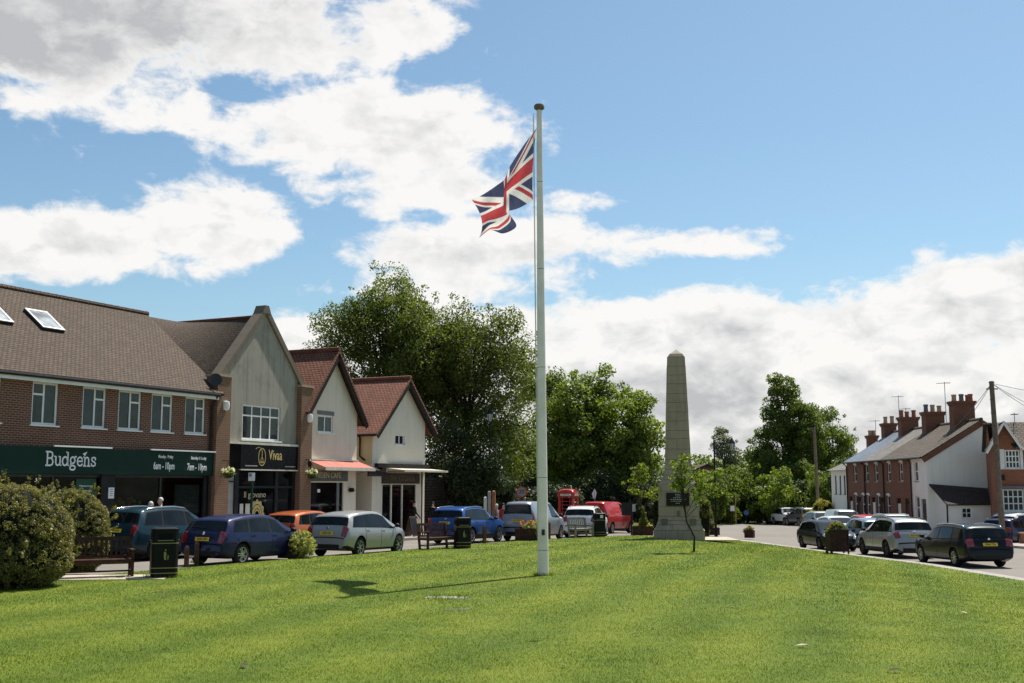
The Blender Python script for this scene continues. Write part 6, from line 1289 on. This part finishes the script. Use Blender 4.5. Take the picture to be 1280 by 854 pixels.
for px_, top_, mt, lb in ((611.5, 614, 'concrete', 'grey square post left of the orange one'), (606.5, 621, 'paint_cream', 'pale narrow post left of the grey one')):
    p = gb(px_, Y, -.08); zt = at(px_, top_, Y).z - p.z; q = thing('square_post', lb, 'post', p, 0, 'signs and posts'); mb = MB(); frustum(mb, .16, .16, -.2, zt - .04); mb.build('post', mt, q); mb = MB(); frustum(mb, .16, .08, zt - .04, zt); mb.build('post_top', mt, q)
Y = 70; p = gb(743.5, Y, -.1); zt = at(743.5, 612, Y).z - p.z
signpost('leaf_sign', 'small pale pointed sign on a thin post above the white car', p, zt - .1, lambda q: MB().prism([(-.08, -.03, zt - .55), (.06, -.03, zt - .55), (.13, -.03, zt - .2), (.02, -.03, zt + .05), (-.16, -.03, zt - .25)], (0, .03, 0)).build('sign_plate', 'sign_white', q), 'metal_grey')
Y = 62; p = gb(790, Y, -.1); zt = at(790, 628, Y).z - p.z
signpost('finger_post', 'black post with dark sign panel between the red van and obelisk', p, zt, lambda q: (MB().box(-.55, .1, -.05, .0, zt - .7, zt).build('sign_plate', 'paint_black', q), MB().box(.03, .2, -.06, -.045, zt - .5, zt - .1).build('notice', 'blind_pale', q)), r=.07)
def lamp_post(label, px_, py_top, Y, arm=None, lantern=True):
    p = gb(px_, Y, -.1); zt = at(px_, py_top, Y).z - p.z; q = thing('lamp_post', label, 'lamp post', p, 0, 'street lamps')
    MB().lathe([(.11, -.2), (.11, .5), (.07, .6), (.055, 1.2), (.045, zt - .1), (.035, zt)], 12).build('post', 'iron_black', q, smooth=40)
    if arm: MB().path([(0, 0, zt - .9), (arm * .4, 0, zt - .35), (arm * .8, 0, zt - .3), (arm, 0, zt - .42)], .03, 6).build('arm', 'iron_black', q); c = (arm, 0, zt - .75)
    else: c = (0, 0, zt)
    MB().lathe([(.06, 0), (.10, .05), (.19, .42), (.18, .43)], 6, c).build('lantern_glass', 'lantern_glass', q); MB().lathe([(.23, .43), (.2, .5), (.07, .68), (.02, .8)], 6, c).build('lantern_cap', 'iron_black', q); mb = MB(); [mb.bar(Vector(c) + Vector((.1 * math.cos(k * math.pi / 3), .1 * math.sin(k * math.pi / 3), .05)), Vector(c) + Vector((.2 * math.cos(k * math.pi / 3), .2 * math.sin(k * math.pi / 3), .43)), .02, .02) for k in range(6)]; mb.build('lantern_frame', 'iron_black', q); return q
lamp_post('black lamp post with lantern against the dark trees left of the flagpole', 612, 527, 65)
lamp_post('tall black lamp post with side lantern right of the obelisk', 895, 548, 72, 1.15)
Y = 108; p = gb(920, Y, -.1); zt = at(920, 616, Y).z - p.z; signpost('bus_stop_post', 'yellow post at the bend of the street', p, zt, lambda q: MB().box(-.05, .09, -.05, .05, zt - .7, zt).build('sign_plate', 'sign_yellow', q), 'sign_yellow', .04)
p = gb(916, Y - 1, -.1); zt = at(916, 632, Y).z - p.z; signpost('white_sign', 'small white sign on a post beside the yellow post', p, zt, lambda q: MB().box(-.2, .2, -.05, -.03, zt - .5, zt).build('sign_plate', 'sign_white', q))
p = gb(933, Y, -.1); zt = at(933, 637, Y).z - p.z
def bd(q): o = MB().lathe([(.0, 0), (.24, 0), (.24, .02), (.0, .021)], 20).build('sign_disc', 'sign_blue', q); o.rotation_euler = (R(90), 0, 0); o.location = (0, -.05, zt - .3)
signpost('blue_sign', 'round blue sign in front of the trees at the bend', p, zt, bd)
def tele(label, px_, pyt, Y, dz=-.1):
    p = gb(px_, Y, dz); p.x = Xat(px_, Y, 2); zt = at(px_, pyt, Y).z - p.z; q = thing('telegraph_pole', label, 'telegraph pole', p, 0, 'telegraph poles'); MB().tube((.1, 0, -.3), (-.06, 0, zt), .155, .12, 12).build('post', 'wood_pole', q, smooth=40); MB().tube((-.06, 0, zt - .02), (-.06, 0, zt + .06), .16, .1, 10).build('cap', 'metal_dark', q)
    mb = MB(); mb.bar((-.35, 0, zt - .35), (.25, 0, zt - .35), .06, .06); [mb.bar((-.1, -.22, zt - .9 - k * .7), (-.1, .22, zt - .9 - k * .7), .03, .03) for k in range(3)]; mb.build('step_irons', 'metal_dark', q); return q, p, zt
q, p, zt = tele('wooden telegraph pole in front of the brick house on the right', 1248, 478, 58.5)
def wires(q, a, ends, sag=.5):
    for e in ends:
        a_, e_ = Vector(a), Vector(e); MB().path([a_.lerp(e_, k / 10) - Vector((0, 0, sag * 4 * (k / 10) * (1 - k / 10))) for k in range(11)], .012, 4).build('wire', 'metal_dark', q)
wires(q, (-.06, 0, zt - .05), [(.6, 9, zt - 2.6), (2.0, 16, zt - 3.0), (9, 2, zt - 3.2), (9.5, 6, zt - 3.0), (8, -6, zt - 1.2)])
tele('distant telegraph pole in front of the trees left of the terrace', 1021, 535, 100)
# A-board and hanging baskets
p = fac(12.7, -1.6); p.z = gz(p.x, p.y) + .02; ab = thing('pavement_sign', 'dark A-board standing outside the restaurant door', 'sign', p, RZ, None)
for sg_ in (-1, 1): M = Matrix.Rotation(R(14 * sg_), 3, 'X'); MB().obox((0, -sg_ * -.12, .5), (.62, .03, 1.0), M).build('board', 'sign_brown', ab); MB().obox((0, -sg_ * -.12 + sg_ * .02, .5), (.5, .01, .8), M).build('chalk_panel', 'paint_black', ab)
for s_, lb in ((.15, 'hanging basket of white flowers on the left brick pier'), (5.75, 'hanging basket of white flowers on the right brick pier')):
    p = fac(s_, -.55, 2.75); r = plant_in(lb, p, [(0, 0, -.1, .26, .26, .2)], 700, .07, 'leaf_mid', 40, 'hanging basket', 'hanging_basket', 'hanging baskets on the shop piers'); flowers_on(r, [(0, 0, -.02, .26, .26, .17)], 260, .09, 'petal_white', 41)
    mb = MB(); mb.lathe([(.02, -.3), (.15, -.25), (.22, -.12), (.22, -.1)], 12); mb.build('bowl', 'iron_black', r); mb = MB(); 
    for k in range(3): a = k * 2.09; mb.tube((.2 * math.cos(a), .2 * math.sin(a), -.1), (0, 0, .4), .008, n=4)
    mb.bar((0, 0, .4), (-.27, .13, .4), .02, .02); mb.build('chain_and_bracket', 'iron_black', r)
# slab set in the lawn and fallen leaves
p = G(559, 747); o = MB().box(-.42, .42, -.2, .2, -.03, .006).build('stone_slab', 'kerb_stone', None, loc=p, rot=(0, 0, R(-4))); tag(o, 'pale stone slab set flush in the lawn', 'slab')
p = G(572, 762); o = MB().box(-.22, .22, -.08, .08, -.03, .006).build('stone_slab', 'stone_dark', None, loc=p, rot=(0, 0, R(3))); tag(o, 'small dark slab in the grass just below the pale one', 'slab')
rng = np.random.default_rng(9)
for k, (px_, py_) in enumerate(((612, 833), (669, 799), (758, 721), (916, 758), (795, 793), (705, 832), (1118, 838), (1134, 762), (1205, 766), (305, 832), (205, 745), (1002, 807), (1072, 720), (945, 710))):
    p = G(px_, py_, .03); mb = MB(); a = rng.uniform(0, 6.28); L_ = rng.uniform(.05, .10); c_, s_ = math.cos(a), math.sin(a)
    mb.add([(-L_ * c_, -L_ * s_, 0), (L_ * .1 * c_ + L_ * .5 * s_, L_ * .1 * s_ - L_ * .5 * c_, .015), (L_ * c_, L_ * s_, .02), (L_ * .1 * c_ - L_ * .5 * s_, L_ * .1 * s_ + L_ * .5 * c_, .02)], [(0, 1, 2), (0, 2, 3)])
    tag(mb.build('fallen_leaf', ['bark', 'post_timber', 'slab_stone'][k % 3], None, loc=p), 'fallen dry leaf lying loose on the mown lawn', 'leaf', 'fallen leaves on the lawn')
# ================================================================ people
def person(label, loc, rz, h, top, legs, hair, stride=.0, arm=0.0, lean=0.0, hairlen=0):
    root = thing('person', label, 'person', loc, rz, None); k = h / 1.75
    J = {'pel': (0, 0, .93), 'wst': (0, 0, 1.08), 'chs': (0, -lean * .5, 1.32), 'nck': (0, -lean, 1.48), 'hd0': (0, -lean - .01, 1.56), 'hd1': (0, -lean - .02, 1.66), 'hd2': (0, -lean - .01, 1.735)}
    Rd = {'pel': (.15, .11), 'wst': (.135, .10), 'chs': (.165, .115), 'nck': (.055, .055), 'hd0': (.065, .075), 'hd1': (.078, .095), 'hd2': (.05, .06)}
    E_ = [('pel', 'wst'), ('wst', 'chs'), ('chs', 'nck'), ('nck', 'hd0'), ('hd0', 'hd1'), ('hd1', 'hd2')]
    for s_, n_ in ((1, 'l'), (-1, 'r')):
        f = stride * s_
        for nm, p_, r_ in (('hip', (s_ * .09, 0, .88), (.10, .10)), ('kne', (s_ * .10, -f * .5 - .02, .50), (.065, .065)), ('ank', (s_ * .10, -f + .03, .09), (.042, .045)), ('toe', (s_ * .12, -f - .14, .035), (.04, .03)),
                           ('sho', (s_ * .17, -lean * .8, 1.41), (.065, .06)), ('elb', (s_ * .235, -lean * .6 - arm * .08, 1.13), (.046, .046)), ('wri', (s_ * .23, -lean - .06 - arm * .28, .90 + arm * .15), (.03, .03)), ('hnd', (s_ * .22, -lean - .09 - arm * .36, .80 + arm * .2), (.035, .022))):
            J[nm + n_] = p_; Rd[nm + n_] = r_
        E_ += [('pel', 'hip' + n_), ('hip' + n_, 'kne' + n_), ('kne' + n_, 'ank' + n_), ('ank' + n_, 'toe' + n_), ('chs', 'sho' + n_), ('sho' + n_, 'elb' + n_), ('elb' + n_, 'wri' + n_), ('wri' + n_, 'hnd' + n_)]
    # fingers: short chains rooted in the palm
        for fi in range(4): J['f%d%s' % (fi, n_)] = (J['hnd' + n_][0] + (fi - 1.5) * .006, J['hnd' + n_][1] - .028 + fi * .02, J['hnd' + n_][2] - .085 + abs(fi - 1.4) * .01); Rd['f%d%s' % (fi, n_)] = (.009, .009); E_.append(('hnd' + n_, 'f%d%s' % (fi, n_)))
        J['th' + n_] = (J['hnd' + n_][0] - s_ * .01, J['hnd' + n_][1] - .05, J['hnd' + n_][2] - .02); Rd['th' + n_] = (.011, .011); E_.append(('hnd' + n_, 'th' + n_))
    J['nose'] = (0, -lean - .115, 1.635); Rd['nose'] = (.014, .014); E_.append(('hd1', 'nose'))
    names = list(J); me = bpy.data.meshes.new('body'); me.from_pydata([Vector(J[n]) * k for n in names], [(names.index(a), names.index(b)) for a, b in E_], [])
    o = bpy.data.objects.new('body', me); COL.objects.link(o); sk = o.modifiers.new('skin', 'SKIN'); sk.use_smooth_shade = True
    for i, n in enumerate(names): sv = me.skin_vertices[0].data[i]; sv.radius = tuple(r_ * k for r_ in Rd[n]); sv.use_root = n == 'pel'
    ss = o.modifiers.new('sub', 'SUBSURF'); ss.levels = 1; ss.render_levels = 1
    dg = bpy.context.evaluated_depsgraph_get(); dg.update(); nm_ = bpy.data.meshes.new_from_object(o.evaluated_get(dg)); o.modifiers.clear(); o.data = nm_; o.parent = root
    nm_.materials.clear(); [nm_.materials.append(MAT[q]) for q in ('skin', top, legs, 'cloth_black')]
    for p_ in nm_.polygons:
        z_ = p_.center.z / k; p_.material_index = 3 if z_ < .085 else 2 if z_ < .95 and abs(p_.center.x) / k < .2 and not (abs(p_.center.x) / k > .195) else 1 if z_ < 1.475 and not (z_ < .90 and abs(p_.center.x) / k > .17) else 0
    nm_.shade_smooth()
    mb = MB(); hc = Vector(J['hd1']) * k; pr = [(math.cos(R(a)) * .092 * k, math.sin(R(a)) * .105 * k) for a in range(-15, 90, 15)] + [(.001, .106 * k)]
    mb.lathe(pr, 16, hc + Vector((0, .014 * k, .018 * k))); mb.v = [(x, y if y > hc.y - .055 * k else y * .6 + (hc.y - .055 * k) * .4, z_) for x, y, z_ in mb.v]
    if hairlen: mb.lathe([(.088 * k, -.02), (.085 * k, -.12 * k), (.05 * k, -.14 * k)], 14, hc + Vector((0, .03 * k, .02 * k)))
    mb.build('hair', hair, root, smooth=True)
    for s_ in (1, -1): mb = MB(); mb.lathe([(.0, -.007), (.012, 0), (.0, .007)], 8, hc + Vector((s_ * .03, -.082, .01))); mb.build('eye', 'plate_ink', root)
    return root
def stand(px_, Y, dz=0.0): p = gb(px_, Y, dz); return p
p = stand(188.5, 40.0, .02); p.x = Xat(188.5, 40, 1.6); person('person in a navy top standing behind the teal SUV, left of two', p, R(120), 1.70, 'cloth_navy', 'cloth_grey', 'hair_grey', hairlen=1)
p = stand(201, 40.6, .02); p.x = Xat(201, 40.6, 1.6); person('person in a grey top standing behind the teal SUV, right of two', p, R(300), 1.84, 'cloth_grey', 'cloth_navy', 'hair_grey')
p = stand(620.5, 57.5, -.08); person('person in a grey top standing between orange post and red-topped person', p, R(60), 1.66, 'cloth_grey', 'cloth_navy', 'hair_grey')
p = stand(629, 56.8, -.08); person('person in a red top standing left of the grey van', p, R(20), 1.7, 'cloth_red', 'cloth_black', 'hair_dark', arm=.6)
p = fac(14.6, -.55); p.z = gz(p.x, p.y) + .02; person('person in dark clothes in the restaurant doorway', p, RZ + R(10), 1.72, 'cloth_black', 'cloth_black', 'hair_dark', arm=.5)
p = fac(15.6, -1.1); p.z = gz(p.x, p.y) + .02; person('person in pink trousers outside the restaurant', p, RZ - R(60), 1.66, 'cloth_black', 'cloth_pink', 'hair_dark', stride=.12)
